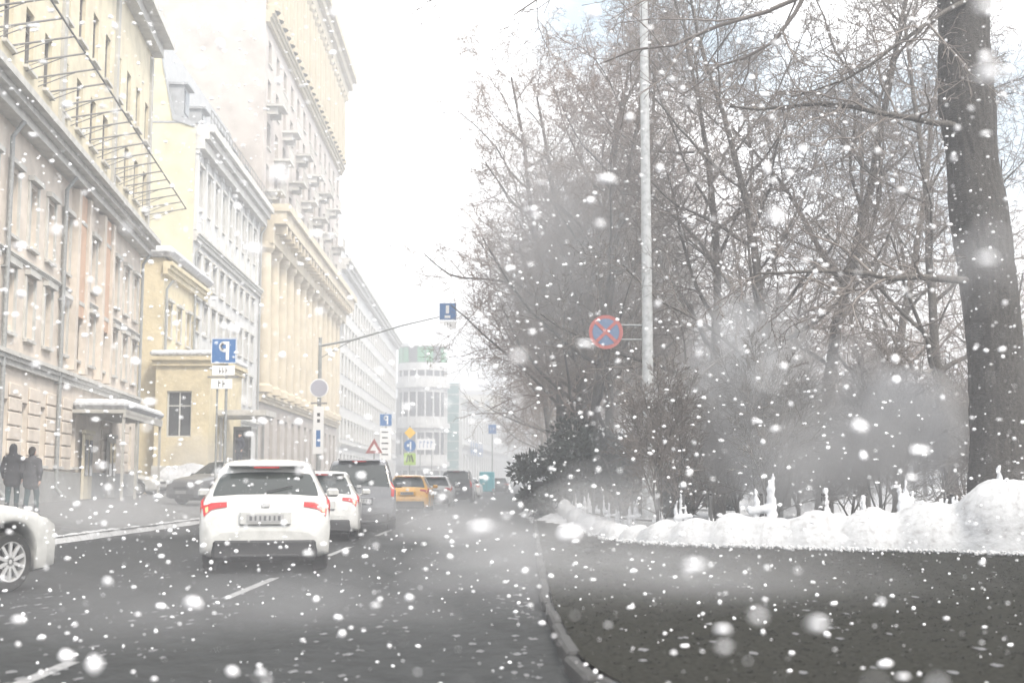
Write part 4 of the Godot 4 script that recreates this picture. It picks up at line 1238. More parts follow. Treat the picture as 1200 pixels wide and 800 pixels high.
	for k in sp.size():
		var s: Array = sp[k]
		var o := thing("evergreen_shrub", Vector3((s[0] - 600.0) / 1500.0 * s[1], 0.1, -s[1]), k * 1.3)
		tag(o, ["dark evergreen shrub nearest to the snow bank, left of the lamp post", "largest dark evergreen shrub, under the lamp post", "dark evergreen shrub beside the stone pillar", "dark evergreen shrub behind the one beside the stone pillar", "farthest dark evergreen shrub, at the end of the fence", "dark evergreen shrub right of the lamp post", "rightmost dark evergreen shrub behind the bare bushes"][k], "shrub", "evergreen shrubs")
		o.scale = Vector3.ONE * s[3]
		part("foliage", E[s[2]], M.needle, o)
		var st := MB.new()
		for j in 5: st.rod(Vector3(0, -0.1, 0), Vector3(cos(j * 1.3) * 0.8, 1.6, sin(j * 1.3) * 0.8), 0.06, 5, 0.02)
		part("stem", st, M.bark, o)

# ---------- snow ----------
func heap(w: float, h: float, d: float, seed_: int) -> ArrayMesh:
	var f := FastNoiseLite.new()
	f.seed = seed_
	f.frequency = 0.9
	f.fractal_octaves = 4
	var g := []
	var rows := 14
	for i in rows + 1:
		var e := PI / 2 * (1.0 - float(i) / rows)
		var row := []
		for j in 40:
			var a := TAU * j / 40.0
			var u := Vector3(cos(a) * cos(e), sin(e), sin(a) * cos(e))
			var q := 1.0 + 0.14 * f.get_noise_3dv(u * 1.3 + Vector3(seed_, 0, 0)) + 0.035 * f.get_noise_3dv(u * 7.0)
			row.append(Vector3(u.x * w, pow(u.y, 0.8) * h - 0.05, u.z * d) * Vector3(q, q, q))
		g.append(row)
	var mb := MB.new()
	mb.grid(g, true)
	return mb.mesh()

const FENCE := [Vector2(1.5, 48), Vector2(1.9, 38), Vector2(2.7, 30.5), Vector2(4.2, 26.2), Vector2(6.6, 24.9), Vector2(13.5, 23.4)]

func fence_at(s: float) -> Vector2:
	for k in FENCE.size() - 1:
		var l: float = FENCE[k].distance_to(FENCE[k + 1])
		if s <= l: return FENCE[k].lerp(FENCE[k + 1], s / l)
		s -= l
	return FENCE[-1]

func snow_edge() -> void:
	var o := thing("snow_bank", Vector3(0, 0.1, 0))
	tag(o, "bank of ploughed snow heaped along the park fence", "snow bank")
	# px, half width px, top py, distance
	var hs := [[1255, 70, 548, 23.6], [1178, 66, 560, 24.2], [1092, 58, 588, 24.8], [1018, 52, 597, 25.2], [955, 46, 600, 25.6], [905, 40, 603, 26.0], [858, 38, 603, 26.3], [815, 36, 606, 26.8], [778, 30, 609, 27.4], [748, 26, 611, 28.2], [724, 22, 611, 29.4], [707, 18, 608, 31], [694, 15, 604, 33], [685, 13, 599, 35.5], [676, 11, 595, 38], [669, 10, 590, 40.5], [662, 9, 586, 43], [656, 8, 582, 45.5], [651, 8, 579, 48]]
	var bones := []
	var prev := Vector3.INF
	for k in hs.size():
		var h: Array = hs[k]
		var d: float = h[3] * 0.9
		var top: float = 1.32 + (562.0 - h[2]) * d / 1500.0 - 0.1
		var r: float = maxf(h[1] * d / 1500.0 * 1.02, 0.26)
		var c := Vector3((h[0] - 600.0) / 1500.0 * d, top - r, -d)
		bones.append([c, c + Vector3(0, -0.9, 0.1), r, r * 1.15])
		if prev != Vector3.INF: bones.append([prev + Vector3(0, -0.1, 0.3), c + Vector3(0, -0.1, 0.3), r * 0.62, r * 0.62])
		prev = c
	var near_b := bones.slice(0, 22)
	var far_b := bones.slice(19)
	for g2 in [[near_b, 0.075], [far_b, 0.09]]:
		var rb := MB.new()
		nets(rb, g2[0], g2[1], 0.18)
		var bn := FastNoiseLite.new()
		bn.frequency = 1.1
		bn.fractal_octaves = 5
		for e in rb.v.size(): rb.v[e] += rb.n[e] * 0.13 * bn.get_noise_3dv(rb.v[e])
		part("snow_ridge", rb, M.bank_snow, o)
	var apron := MB.new()   # the flat skirt of packed snow at its foot
	var f := FastNoiseLite.new()
	f.frequency = 0.35
	var g := []
	for i in 200:
		var s := 46.0 * i / 199.0
		var c := fence_at(s * 0.92)
		var c2 := fence_at(s * 0.92 + 0.3)
		var t := (c2 - c).normalized() if c2 != c else Vector2(1, 0)
		var nr := Vector2(t.y, -t.x)
		if nr.y > 0 or (absf(nr.y) < 0.2 and nr.x > 0): nr = -nr
		var row := []
		for j in 7:
			var w := -0.6 + j * 0.3 + f.get_noise_2d(s * 3, 5) * 0.4 * j / 6.0
			var p := c + nr * w
			row.append(Vector3(p.x, (0.26 * (1.0 - pow(j / 6.0, 1.5)) + 0.16 * f.get_noise_2d(s * 9, j * 9.0) if j < 6 else -0.04), -p.y))
		g.append(row)
	apron.grid(g)
	part("snow_skirt", apron, M.bank_snow, o)
	# crumbs fallen from the bank onto the verge
	rng.seed = 71
	var cm := MB.new()
	nets(cm, [[Vector3(-0.4, 0, 0), Vector3(0.45, 0.1, 0), 0.5, 0.42], [Vector3(0, 0, -0.4), Vector3(-0.2, 0.25, 0.4), 0.4, 0.45]], 0.24, 0.12)
	var mm := MultiMesh.new()
	mm.transform_format = MultiMesh.TRANSFORM_3D
	mm.mesh = cm.mesh()
	mm.instance_count = 1500
	for i in 1500:
		var h: Array = hs[rng.randi() % 14]
		var d: float = h[3] * 0.9
		var r: float = maxf(h[1] * d / 1500.0, 0.26)
		var x: float = (h[0] - 600.0) / 1500.0 * d + rng.randf_range(-1.1, 1.1) * r
		var far := absf(rng.randfn(0.0, 0.32))
		var z := -d + r * 1.05 + far - 0.1
		var sc := rng.randf_range(0.012, 0.06) * clampf(1.3 - far, 0.3, 1.0)
		mm.set_instance_transform(i, Transform3D(Basis(Vector3(rng.randfn(), rng.randfn(), rng.randfn()).normalized(), rng.randf() * TAU).scaled(Vector3.ONE * sc), Vector3(x, 0.13 + sc * 0.5, z)))
	var mi := MultiMeshInstance3D.new()
	mi.name = "snow_crumbs"
	mi.multimesh = mm
	mi.material_override = M.bank_snow
	add_child(mi)
	tag(mi, "crumbs of snow scattered along the foot of the snow bank", "snow crumbs", "", "stuff")
	# the park fence, plastered with snow
	var fe := thing("park_fence", Vector3(0, 0.1, 0))
	tag(fe, "iron park fence with snow stuck on its posts behind the snow bank", "fence")
	var post := MB.new()
	post.cbox(Vector3(0, 0.45, 0), Vector3(0.08, 0.9, 0.08), 0.015)
	post.lathe([Vector2(0.0, 0.97), Vector2(0.05, 0.94), Vector2(0.03, 0.9)], 8)
	var pm := post.mesh()
	var caps := []
	for k in 6:
		var cp := MB.new()
		rng.seed = 60 + k
		var b := []
		for j in 3 + k % 3:
			var x0 := rng.randf_range(-0.24, 0.24)
			var hgt := rng.randf_range(0.95, 1.4)
			var x1 := x0 + rng.randf_range(-0.06, 0.06)
			b.append([Vector3(x0, 0.3, 0.03), Vector3(x1, hgt * 0.75, 0.03), 0.085, 0.05])
			b.append([Vector3(x1, hgt * 0.75, 0.03), Vector3(x1 + rng.randf_range(-0.05, 0.05), hgt, 0.03), 0.05, rng.randf_range(0.012, 0.04)])
		b.append([Vector3(-0.2, 0.6, 0.03), Vector3(0.22, 0.65, 0.03), 0.09, 0.08])
		nets(cp, b, 0.024, 0.04)
		var cn := FastNoiseLite.new()
		cn.frequency = 7.0
		cn.seed = k
		for e in cp.v.size(): cp.v[e] += cp.n[e] * 0.05 * cn.get_noise_3dv(cp.v[e])
		caps.append(cp.mesh())
	var s := 0.5
	var k := 0
	while s < 46.0:
		var c := fence_at(s)
		var n := part("post", pm, M.iron, fe, Vector3(c.x, 0, -c.y))
		var cap := part("snow_cap", caps[(k * 5 + k / 4) % 6], M.snow, n, Vector3.ZERO, [0.0, 0.4, -0.3, 2.9][k % 4])
		cap.scale = Vector3.ONE * [0.95, 0.72, 1.1, 0.66, 1.0, 0.8, 0.7][k % 7] * (0.62 if s < 22.0 else 1.0)
		var c2 := fence_at(s + (1.25 if s < 24.0 else 0.8))
		if c2 != c:
			var rl := MB.new()
			for h in [0.3]: rl.rod(Vector3(c.x, h, -c.y), Vector3(c2.x, h, -c2.y), 0.022, 5)
			part("rail", rl, M.iron, fe)
		s += 1.25 if s < 24.0 else 0.8
		k += 1
	# stone pillar at the far end
	var pi := thing("stone_pillar", Vector3(1.2, 0.1, -49.5))
	tag(pi, "grey stone gate pillar with a snow cap at the far end of the park fence", "pillar")
	var ps := MB.new()
	ps.cbox(Vector3(0, 0.5, 0), Vector3(0.72, 1.0, 0.72), 0.03); ps.cbox(Vector3(0, 1.08, 0), Vector3(0.86, 0.16, 0.86), 0.03)
	part("shaft", ps, M.granite, pi)
	part("snow_cap", heap(0.42, 0.2, 0.42, 4), M.snow, pi, Vector3(0, 1.2, 0))
	# snow heap against the ochre house
	var sh := part("snow_pile", heap(2.2, 1.7, 1.6, 91), M.snow, self, Vector3(-16.6, 0.5, -66.6))
	tag(sh, "big snow pile shovelled up under the window of the ochre house", "snow pile")

func falling_snow() -> void:
	rng.seed = 5
	var mb := MB.new()   # one ragged flake: a few joined lobes
	nets(mb, [[Vector3(-0.4, 0, 0), Vector3(0.45, 0.1, 0), 0.5, 0.42], [Vector3(0, -0.3, 0.1), Vector3(0.1, 0.5, 0.2), 0.4, 0.35], [Vector3(0, 0, -0.5), Vector3(-0.2, 0.2, 0.4), 0.3, 0.42]], 0.28, 0.12)
	var mm := MultiMesh.new()
	mm.transform_format = MultiMesh.TRANSFORM_3D
	mm.mesh = mb.mesh()
	var spots := []
	for k in 38000:   # round the viewer, evenly through the air
		spots.append([Vector3(rng.randf_range(-7, 7), rng.randf_range(0.02, 6.5), rng.randf_range(-14, 3)), 0.0018 + 0.019 * pow(rng.randf(), 3.2)])
	for k in 9000:   # farther up the street
		spots.append([Vector3(rng.randf_range(-16, 14), rng.randf_range(0.02, 12), rng.randf_range(-45, -14)), 0.003 + 0.006 * pow(rng.randf(), 3)])
	mm.instance_count = spots.size()
	for i in spots.size():
		var p: Vector3 = spots[i][0]
		if p.length() < 0.42 + 0.0: p += Vector3(0, 3.0, 2.5)
		var b := Basis(Vector3(rng.randfn(), rng.randfn(), rng.randfn()).normalized(), rng.randf() * TAU).scaled(Vector3.ONE * spots[i][1] * Vector3(rng.randf_range(0.7, 1.6), rng.randf_range(0.5, 1.1), 1))
		mm.set_instance_transform(i, Transform3D(b, p))
	var o := MultiMeshInstance3D.new()
	o.name = "falling_snow"
	o.multimesh = mm
	o.material_override = M.flake
	add_child(o)
	tag(o, "white snowflakes falling through the air over the whole street", "snowflakes", "", "stuff")

func blown_snow() -> void:
	var list := [   # px, py, distance, half sizes, density
		[880, 470, 30.0, Vector3(1.3, 2.6, 1.6), 0.34], [720, 590, 27.0, Vector3(1.6, 0.7, 2.0), 0.07], [1050, 500, 28.0, Vector3(1.6, 1.5, 1.6), 0.24], [960, 540, 28.5, Vector3(2.2, 1.0, 1.6), 0.24],
		[500, 610, 28.0, Vector3(1.3, 0.5, 4.0), 0.06], [640, 650, 17.0, Vector3(1.6, 0.4, 3.0), 0.05], [150, 600, 30.0, Vector3(3.0, 0.8, 4.0), 0.03], [820, 480, 40.0, Vector3(3.2, 2.4, 3.0), 0.1], [225, 540, 56.0, Vector3(2.2, 0.9, 2.0), 0.07],
		[700, 300, 42.0, Vector3(4.0, 4.0, 3.0), 0.05], [1150, 300, 24.0, Vector3(0.9, 0.8, 0.6), 0.1], [850, 690, 14.0, Vector3(3.0, 0.5, 2.5), 0.03], [300, 720, 11.5, Vector3(2.4, 0.45, 2.0), 0.03]]
	var w := ["in front of the park trees", "over the far snow bank", "left of the huge trunk", "just behind the fence", "trailing the queue of cars", "low across the middle of the road", "on the left pavement", "among the middle trees", "before the ochre house", "round the left tree crowns", "across the huge trunk", "over the verge", "low over the near lane"]
	for k in list.size():
		var l: Array = list[k]
		var d: float = l[2]
		var o := thing("blown_snow", Vector3((l[0] - 600.0) / 1500.0 * d, 1.32 + (562.0 - l[1]) * d / 1500.0, -d))
		tag(o, "thin veil of powder snow blown " + w[k], "blown snow", "", "stuff")
		var m := FogMaterial.new()
		m.density = l[4] * 0.5
		m.albedo = Color(0.97, 0.97, 0.98)
		rng.seed = 300 + k
		for j in 11:
			var f := FogVolume.new()
			f.name = "puff"
			f.shape = RenderingServer.FOG_VOLUME_SHAPE_ELLIPSOID
			f.size = l[3] * 2.0 * Vector3(rng.randf_range(0.35, 0.9), rng.randf_range(0.6, 1.2), rng.randf_range(0.4, 0.9))
			f.material = m
			o.add_child(f, true)
			f.position = l[3] * Vector3(rng.randf_range(-0.6, 0.6), rng.randf_range(-0.5, 0.5), rng.randf_range(-0.6, 0.6))
			f.rotation = Vector3(rng.randf_range(-0.3, 0.3), rng.randf() * 3.0, rng.randf_range(-0.3, 0.3))

# ---------- ground ----------
func kerb_x(d: float) -> float:
	if d < 9.0: return 0.34 + pow(9.0 - d, 1.4) * 0.14
	return 0.28 + maxf(d - 12.8, 0.0) * 0.0127 if d > 12.8 else lerpf(0.34, 0.28, (d - 9.0) / 3.8)

var edge_noise := FastNoiseLite.new()

func lawn_x(d: float) -> float:
	edge_noise.frequency = 0.6
	edge_noise.fractal_octaves = 4
	return kerb_x(d) + 0.12

func strip(xs: Callable, ds: Array, y: float) -> MB:
	var g := []
	for d in ds:
		var r: Array = xs.call(d)
		g.append([Vector3(r[0], y, -d), Vector3(r[1], y, -d)])
	var mb := MB.new()
	mb.grid(g)
	return mb

func ground() -> void:
	var g := MB.new()
	g.quad(Vector3(-700, -0.05, 60), Vector3(700, -0.05, 60), Vector3(700, -0.05, -900), Vector3(-700, -0.05, -900))
	structure("ground", g, M.ground)
	var ds := []
	for k in 60: ds.append(-25.0 + k * 2.5)
	for k in 8: ds.append(130.0 + k * 60.0)
	structure("road", strip(func(d): return [-9.62, (kerb_x(d) if d > 5 else 2.2) + 0.05], ds, 0.0), M.asphalt)
	# the left pavement rises from the kerb to the houses
	var p := []
	for d in ds: p.append([Vector3(-9.45, 0.135, -d), Vector3(-9.75, 0.15, -d), Vector3(-10.4, 0.29, -d), Vector3(-13.0, 0.43, -d), Vector3(-14.4, 0.54, -d), Vector3(-46, 0.58, -d)])
	var mb := MB.new()
	mb.grid(p)
	structure("pavement", mb, M.paving)
	var dr := []
	for k in 260: dr.append(5.0 + k * 0.25)
	structure("verge", strip(func(d): return [lawn_x(d), 40.0], dr.filter(func(d): return d < 70), 0.126), M.turf)
	var ps := MB.new()
	ps.grid([[Vector3(1.6, 0.135, -49), Vector3(60, 0.135, -49)], [Vector3(1.6, 0.135, -260), Vector3(120, 0.135, -260)]])
	ps.grid([[Vector3(3.2, 0.137, -32.5), Vector3(60, 0.137, -25.8)], [Vector3(1.6, 0.137, -49), Vector3(60, 0.137, -49)]])
	ps.grid([[Vector3(4.6, 0.139, -28.4), Vector3(60, 0.139, -21)], [Vector3(3.2, 0.139, -32.5), Vector3(60, 0.139, -25.8)]])
	structure("park_snow", ps, M.packed_snow)
	# kerbs, stone by stone
	var k1 := thing("kerb", Vector3.ZERO)
	k1.set_meta("kind", "structure")
	var ks := MB.new()
	ks.cbox(Vector3(0, 0.03, 0), Vector3(0.11, 0.2, 0.96), 0.022)
	var ksm := ks.mesh()
	rng.seed = 8
	for k in 62: part("kerb_stone", ksm, M.granite, k1, Vector3(-9.55 + rng.randf_range(-0.008, 0.008), 0.0, -6.0 - k))
	var kr := thing("kerb", Vector3.ZERO)
	kr.set_meta("kind", "structure")
	for k in 66:
		var d := 5.6 + k
		var o := part("kerb_stone", ksm, M.granite, kr, Vector3(kerb_x(d) + 0.08 + rng.randf_range(-0.022, 0.022), rng.randf_range(-0.035, 0.005), -d))
		o.rotation.y = atan2(-(kerb_x(d + 0.5) - kerb_x(d - 0.5)), 1.0) + rng.randf_range(-0.03, 0.03)
	# a low ridge of snow along the left kerb
	var rn := FastNoiseLite.new()
	rn.frequency = 0.5
	var rg := []
	for k in 240:
		var d := 6.0 + k * 0.25
		var w := 0.06 + 0.09 * rn.get_noise_1d(d * 2.0)
		var h := 0.035 + 0.06 * rn.get_noise_1d(d * 3.0 + 50)
		rg.append([Vector3(-9.56 - w * 1.4, 0.1, -d), Vector3(-9.56 - w * 0.7, 0.12 + h * 0.8, -d), Vector3(-9.54, 0.12 + h, -d), Vector3(-9.5 + w * 0.5, 0.1 + h * 0.5, -d), Vector3(-9.46 + w, -0.02, -d)])
	var rm := MB.new()
	rm.grid(rg)
	structure("snow_ridge", rm, M.bank_snow)
	# painted lane dashes
	var dm := MB.new()
	dm.quad(Vector3(-0.06, 0, 1.5), Vector3(0.06, 0, 1.5), Vector3(0.06, 0, -1.5), Vector3(-0.06, 0, -1.5))
	var dmm := dm.mesh()
	var mk := thing("lane_marking", Vector3(0, 0.005, 0))
	mk.set_meta("kind", "structure")
	for x in [-3.2]:
		for k in 9: part("dash", dmm, M.line_paint, mk, Vector3(x, 0, -8.0 - k * 8.0))
	for k in 5: part("dash", dmm, M.line_paint, mk, Vector3(-1.35, 0, -40.0 - k * 8.0))
	# grey slush smeared along the lanes and the gutters
	var sl := MB.new()
	rng.seed = 19
	for k in 1600:
		var d := 7.0 + 60.0 * pow(rng.randf(), 1.6)
		var x: float = [-9.2, -5.1, -3.15, -1.4, kerb_x(d) - 0.15][k % 5] + rng.randfn(0.0, 0.28)
		if x > kerb_x(d) - 0.1: x = kerb_x(d) - 0.1 - rng.randf() * 0.2
		if x < -9.3: continue
		var lift := 0.0
		if k % 4 == 0:
			x = kerb_x(d) + 0.3 + rng.randf() * 9.0
			lift = 0.128
			if d > 21.0: continue
		var c := Vector3(x, lift + 0.004 + 0.0002 * (k % 16), -d)
		var r := rng.randf_range(0.008, 0.04)
		var ring := []
		for j in 11: ring.append(c + Vector3(cos(TAU * j / 11.0) * r * rng.randf_range(0.5, 1.2), 0, -sin(TAU * j / 11.0) * r * rng.randf_range(1.0, 3.0)))
		for j in 11: sl.tri(c + Vector3(0, 0.008, 0), ring[j], ring[(j + 1) % 11])
	var so := structure("slush", sl, M.slush)
	so.set_meta("kind", "stuff")
	so.set_meta("label", "grey slush smeared along the lanes and gutters of the road")
	so.set_meta("category", "slush")
	# grass
	var tuft := MB.new()
	rng.seed = 12
	for k in 9:
		var a := rng.randf() * TAU
		var b := Vector3(cos(a), 0, sin(a)) * rng.randf() * 0.05
		var s := Vector3(-sin(a), 0, cos(a)) * 0.005
		tuft.tri(b - s, b + s, b + Vector3(cos(a) * 0.04, rng.randf_range(0.015, 0.035), sin(a) * 0.04))
	var mm := MultiMesh.new()
	mm.transform_format = MultiMesh.TRANSFORM_3D
	mm.mesh = tuft.mesh()
	mm.instance_count = 36000
	var i := 0
	while i < 36000:
		var d := 6.0 + 19.5 * pow(rng.randf(), 0.8)
		var x := lawn_x(d) + rng.randf() * 12.0
		mm.set_instance_transform(i, Transform3D(Basis(Vector3.UP, rng.randf() * TAU).scaled(Vector3.ONE * rng.randf_range(0.25, 0.8)), Vector3(x, 0.125, -d)))
		i += 1
	var gr := MultiMeshInstance3D.new()
	gr.name = "grass"
	gr.multimesh = mm
	gr.material_override = M.blade
	add_child(gr)
	tag(gr, "short dull winter grass on the verge in front of the snow bank", "grass", "", "stuff")

# ---------- signs ----------
func p_letter(h: float) -> MB:   # the letter P as the picture shows it, mirrored
	var mb := MB.new()
	var w := h * 0.17
	mb.box(Vector3(h * 0.2, 0, 0.012), Vector3(w, h, 0.012))
	var c := Vector3(h * 0.02, h * 0.22, 0.012)
	var r := h * 0.2
	for k in 9:
		var a := PI / 2 + PI * (k + 0.5) / 9.0
		mb.box(Vector3.ZERO, Vector3(w, r * 2.2 * PI / 18 + 0.02, 0.012), Transform3D(Basis(Vector3.BACK, a), c + Vector3(cos(a), sin(a), 0) * r))
	for s in [1, -1]: mb.box(c + Vector3(h * 0.06, s * r, 0), Vector3(h * 0.14, w, 0.0118))
	return mb

func sign_plate(o: Node, called: String, at: Vector3, size: Vector2, m: Material, rim: Material = null) -> MeshInstance3D:
	var b := MB.new()
	b.cbox(Vector3.ZERO, Vector3(size.x, size.y, 0.02), 0.006)
	var s := part(called, b, m, o, at)
	if rim:
		var r := MB.new()
		for e in [[0, 1], [0, -1]]: r.box(Vector3(0, e[1] * (size.y / 2 - 0.02), 0.011), Vector3(size.x - 0.02, 0.025, 0.006))
		for e in [1, -1]: r.box(Vector3(e * (size.x / 2 - 0.02), 0, 0.011), Vector3(0.025, size.y - 0.07, 0.006))
		part("border", r, rim, s)
	return s

func disc(o: Node, called: String, at: Vector3, r: float, m: Material, th := 0.02) -> MeshInstance3D:
	var b := MB.new()
	b.lathe([Vector2(0, -th / 2), Vector2(r, -th / 2), Vector2(r, th / 2), Vector2(0, th / 2)], 28, Transform3D(Basis(Vector3.RIGHT, PI / 2), Vector3.ZERO))
	return part(called, b, m, o, at)

func strokes(o: Node, m: Material, w: float, h: float, n: int, seed_: int) -> void:
	rng.seed = seed_
	var b := MB.new()
	for k in n:
		var x := -w / 2 + w * (k + 0.5) / n
		b.box(Vector3(x - w / n * 0.2, 0, 0.014), Vector3(w / n * 0.16, h, 0.006))
		b.box(Vector3(x + w / n * 0.08, rng.randf_range(-0.4, 0.4) * h, 0.014), Vector3(w / n * 0.4, h * 0.18, 0.006))
	part("lettering", b, m, o)

func signs() -> void:
	# nearest parking sign
	var o := thing("parking_sign", Vector3(-10.19, 0.2, -45))
	tag(o, "nearest blue parking sign above the white crossover, on a grey post", "sign", "parking signs")
	var b := MB.new()
	b.rod(Vector3(0.1, 0, -0.08), Vector3(0.1, 6.1, -0.08), 0.05, 10); b.rod(Vector3(-0.22, 0, -0.1), Vector3(-0.22, 4.4, -0.1), 0.035, 8)
	part("post", b, M.steel, o)
	var s := sign_plate(o, "panel", Vector3(0, 5.65, 0), Vector2(0.9, 0.9), M.sign_blue, M.sign_white)
	part("letter", p_letter(0.66), M.sign_white, s)
	s = sign_plate(o, "plate", Vector3(0, 4.95, 0), Vector2(0.8, 0.34), M.sign_white)
	strokes(s, M.ink, 0.34, 0.2, 3, 1)
	b = MB.new()
	b.box(Vector3(0.0, 4.72, 0), Vector3(1.1, 0.06, 0.06))
	part("bracket", b, M.dark_trim, o)
	s = sign_plate(o, "plate", Vector3(-0.05, 4.48, 0), Vector2(0.75, 0.36), M.sign_white)
	strokes(s, M.ink, 0.3, 0.22, 2, 2)
	# mast with a long arm over the road
	o = thing("sign_mast", Vector3(-9.35, 0.1, -62))
	tag(o, "grey mast with a long arm carrying a blue sign over the road", "sign mast")
	b = MB.new()
	b.tube(PackedVector3Array([Vector3(0, 0, 0), Vector3(0, 4, 0), Vector3(0, 8.1, 0)]), PackedFloat32Array([0.13, 0.1, 0.08]), 10)
	part("mast", b, M.steel, o)
	b = MB.new()
	b.tube(PackedVector3Array([Vector3(0, 7.7, 0), Vector3(1.6, 8.0, 0), Vector3(4.0, 8.7, 0), Vector3(5.9, 9.15, 0)]), PackedFloat32Array([0.06, 0.055, 0.04, 0.03]), 8)
	b.rod(Vector3(0, 7.1, 0), Vector3(1.5, 7.95, 0), 0.025, 6)
	part("arm", b, M.steel, o)
	s = sign_plate(o, "panel", Vector3(6.22, 9.38, 0.08), Vector2(0.86, 0.86), M.sign_blue, M.sign_white)
	b = MB.new()
	b.box(Vector3(-0.02, 0.1, 0.014), Vector3(0.16, 0.4, 0.008)); b.box(Vector3(-0.02, -0.26, 0.014), Vector3(0.28, 0.13, 0.008))
	part("symbol", b, M.sign_white, s)
	s = sign_plate(o, "plate", Vector3(6.22, 8.72, 0.08), Vector2(0.86, 0.36), M.sign_white)
	strokes(s, M.ink, 0.4, 0.22, 3, 3)
	s = disc(o, "round_panel", Vector3(0, 5.63, 0.14), 0.46, M.sign_white)
	disc(s, "face", Vector3(0, 0, 0.012), 0.4, M.sign_grey)
	s = sign_plate(o, "plate", Vector3(0, 4.9, 0.14), Vector2(0.8, 0.08), M.dark_trim)
	s = sign_plate(o, "plate", Vector3(0, 3.6, 0.15), Vector2(0.5, 2.3), M.sign_white)
	b = MB.new()
	b.box(Vector3(0, 0.75, 0.013), Vector3(0.14, 0.16, 0.008)); b.box(Vector3(0, 0.45, 0.013), Vector3(0.14, 0.16, 0.008))
	part("lettering", b, M.ink, s)
	b = MB.new()
	b.box(Vector3(0, -0.4, 0.013), Vector3(0.2, 0.8, 0.008))
	part("lettering", b, M.sign_blue, s)
	# second parking sign
	o = thing("parking_sign", Vector3(-9.07, 0.12, -92))
	tag(o, "farther blue parking sign with a tall white tariff board under it", "sign", "parking signs")
	b = MB.new()
	b.rod(Vector3(0, 0, -0.08), Vector3(0, 6.0, -0.08), 0.06, 8)
	part("post", b, M.steel, o)
	s = sign_plate(o, "panel", Vector3(0, 5.47, 0), Vector2(0.9, 0.9), M.sign_blue, M.sign_white)
	part("letter", p_letter(0.62), M.sign_white, s)
	s = sign_plate(o, "tariff_board", Vector3(0, 3.75, 0), Vector2(0.82, 2.3), M.sign_white)
	b = MB.new()
	for k in 5: b.box(Vector3(-0.05, 0.85 - k * 0.4, 0.013), Vector3(0.5 - 0.1 * (k % 2), 0.09, 0.008))
	part("lettering", b, M.ink, s)
	# red triangle
	o = thing("warning_sign", Vector3(-8.6, 0.12, -80))
	tag(o, "red triangular warning sign over the roof of the dark grey van", "sign")
	b = MB.new()
	b.rod(Vector3(0, 0, -0.05), Vector3(0, 3.4, -0.05), 0.04, 8)
	part("post", b, M.steel, o)
	b = MB.new()
	var tri := func(r: float, z: float, m: MB) -> void:
		var q := []
		for k in 3: q.append(Vector3(cos(PI / 2 + TAU * k / 3) * r, sin(PI / 2 + TAU * k / 3) * r, z))
		m.tri(q[0], q[1], q[2])
		var back := q.map(func(e): return e - Vector3(0, 0, 0.02))
		m.tri(back[2], back[1], back[0])
		for k in 3: m.quad(back[k], back[(k + 1) % 3], q[(k + 1) % 3], q[k])
	tri.call(0.62, 0.0, b)
	s = part("panel", b, M.sign_red, o, Vector3(0, 3.15, 0))
	b = MB.new()
	tri.call(0.3, 0.024, b)
	part("face", b, M.sign_white, s)
	# stack of signs
	o = thing("sign_post", Vector3(-8.2, 0.12, -103))
	tag(o, "post stacked with a yellow diamond, a blue round and a green square sign", "sign")
	b = MB.new()
	b.rod(Vector3(0, 0, -0.08), Vector3(0, 5.5, -0.08), 0.06, 8)
	part("post", b, M.steel, o)
	b = MB.new()
	b.cbox(Vector3.ZERO, Vector3(0.66, 0.66, 0.02), 0.006, Transform3D(Basis(Vector3.BACK, PI / 4), Vector3.ZERO))
	part("diamond_panel", b, M.sign_yellow, o, Vector3(0, 4.95, 0))
	s = disc(o, "round_panel", Vector3(0, 3.92, 0), 0.48, M.sign_blue)
	b = MB.new()
	b.box(Vector3(0.05, 0, 0.016), Vector3(0.12, 0.6, 0.008)); b.box(Vector3(-0.14, 0.02, 0.016), Vector3(0.2, 0.22, 0.008))
	part("symbol", b, M.sign_white, s)
	s = sign_plate(o, "square_panel", Vector3(0, 2.85, 0), Vector2(0.95, 0.95), M.sign_green)
	b = MB.new()
	b.box(Vector3(-0.2, 0, 0.016), Vector3(0.12, 0.6, 0.008), Transform3D(Basis(Vector3.BACK, -0.25), Vector3.ZERO)); b.box(Vector3(0.2, 0, 0.016), Vector3(0.12, 0.6, 0.008), Transform3D(Basis(Vector3.BACK, 0.25), Vector3.ZERO)); b.box(Vector3(0, 0.05, 0.016), Vector3(0.1, 0.5, 0.0078))
	part("symbol", b, M.ink, s)
	# blue shop board on the round block side
	o = thing("shop_board", Vector3(-13.4, 0.2, -200))
	tag(o, "pale blue shop board with illegible letters beside the stacked signs", "sign")
	b = MB.new()
	b.rod(Vector3(-0.9, 0, -0.1), Vector3(-0.9, 8.0, -0.1), 0.08, 8); b.rod(Vector3(0.9, 0, -0.1), Vector3(0.9, 8.0, -0.1), 0.08, 8)
	part("post", b, M.steel, o)
	s = sign_plate(o, "panel", Vector3(0, 6.6, 0), Vector2(2.8, 1.7), M.sign_white)
	strokes(s, M.sign_blue, 2.3, 1.1, 4, 6)
	# small blue sign before the far block
	o = thing("direction_sign", Vector3(-2.3, 0.05, -150))
	tag(o, "small dark blue sign high before the far white block", "sign")
	b = MB.new()
	b.rod(Vector3(0, 0, -0.08), Vector3(0, 7.6, -0.08), 0.07, 8)
	part("post", b, M.steel, o)
	s = sign_plate(o, "panel", Vector3(0, 7.15, 0), Vector2(0.95, 1.1), M.sign_blue, M.sign_white)
	strokes(s, M.sign_white, 0.6, 0.4, 2, 7)
	# lamp post with the round no stopping sign
	o = thing("lamp_post", Vector3(3.73, 0.1, -35))
	tag(o, "tall pale lamp post among the park trees with a round no stopping sign", "lamp post")
	b = MB.new()
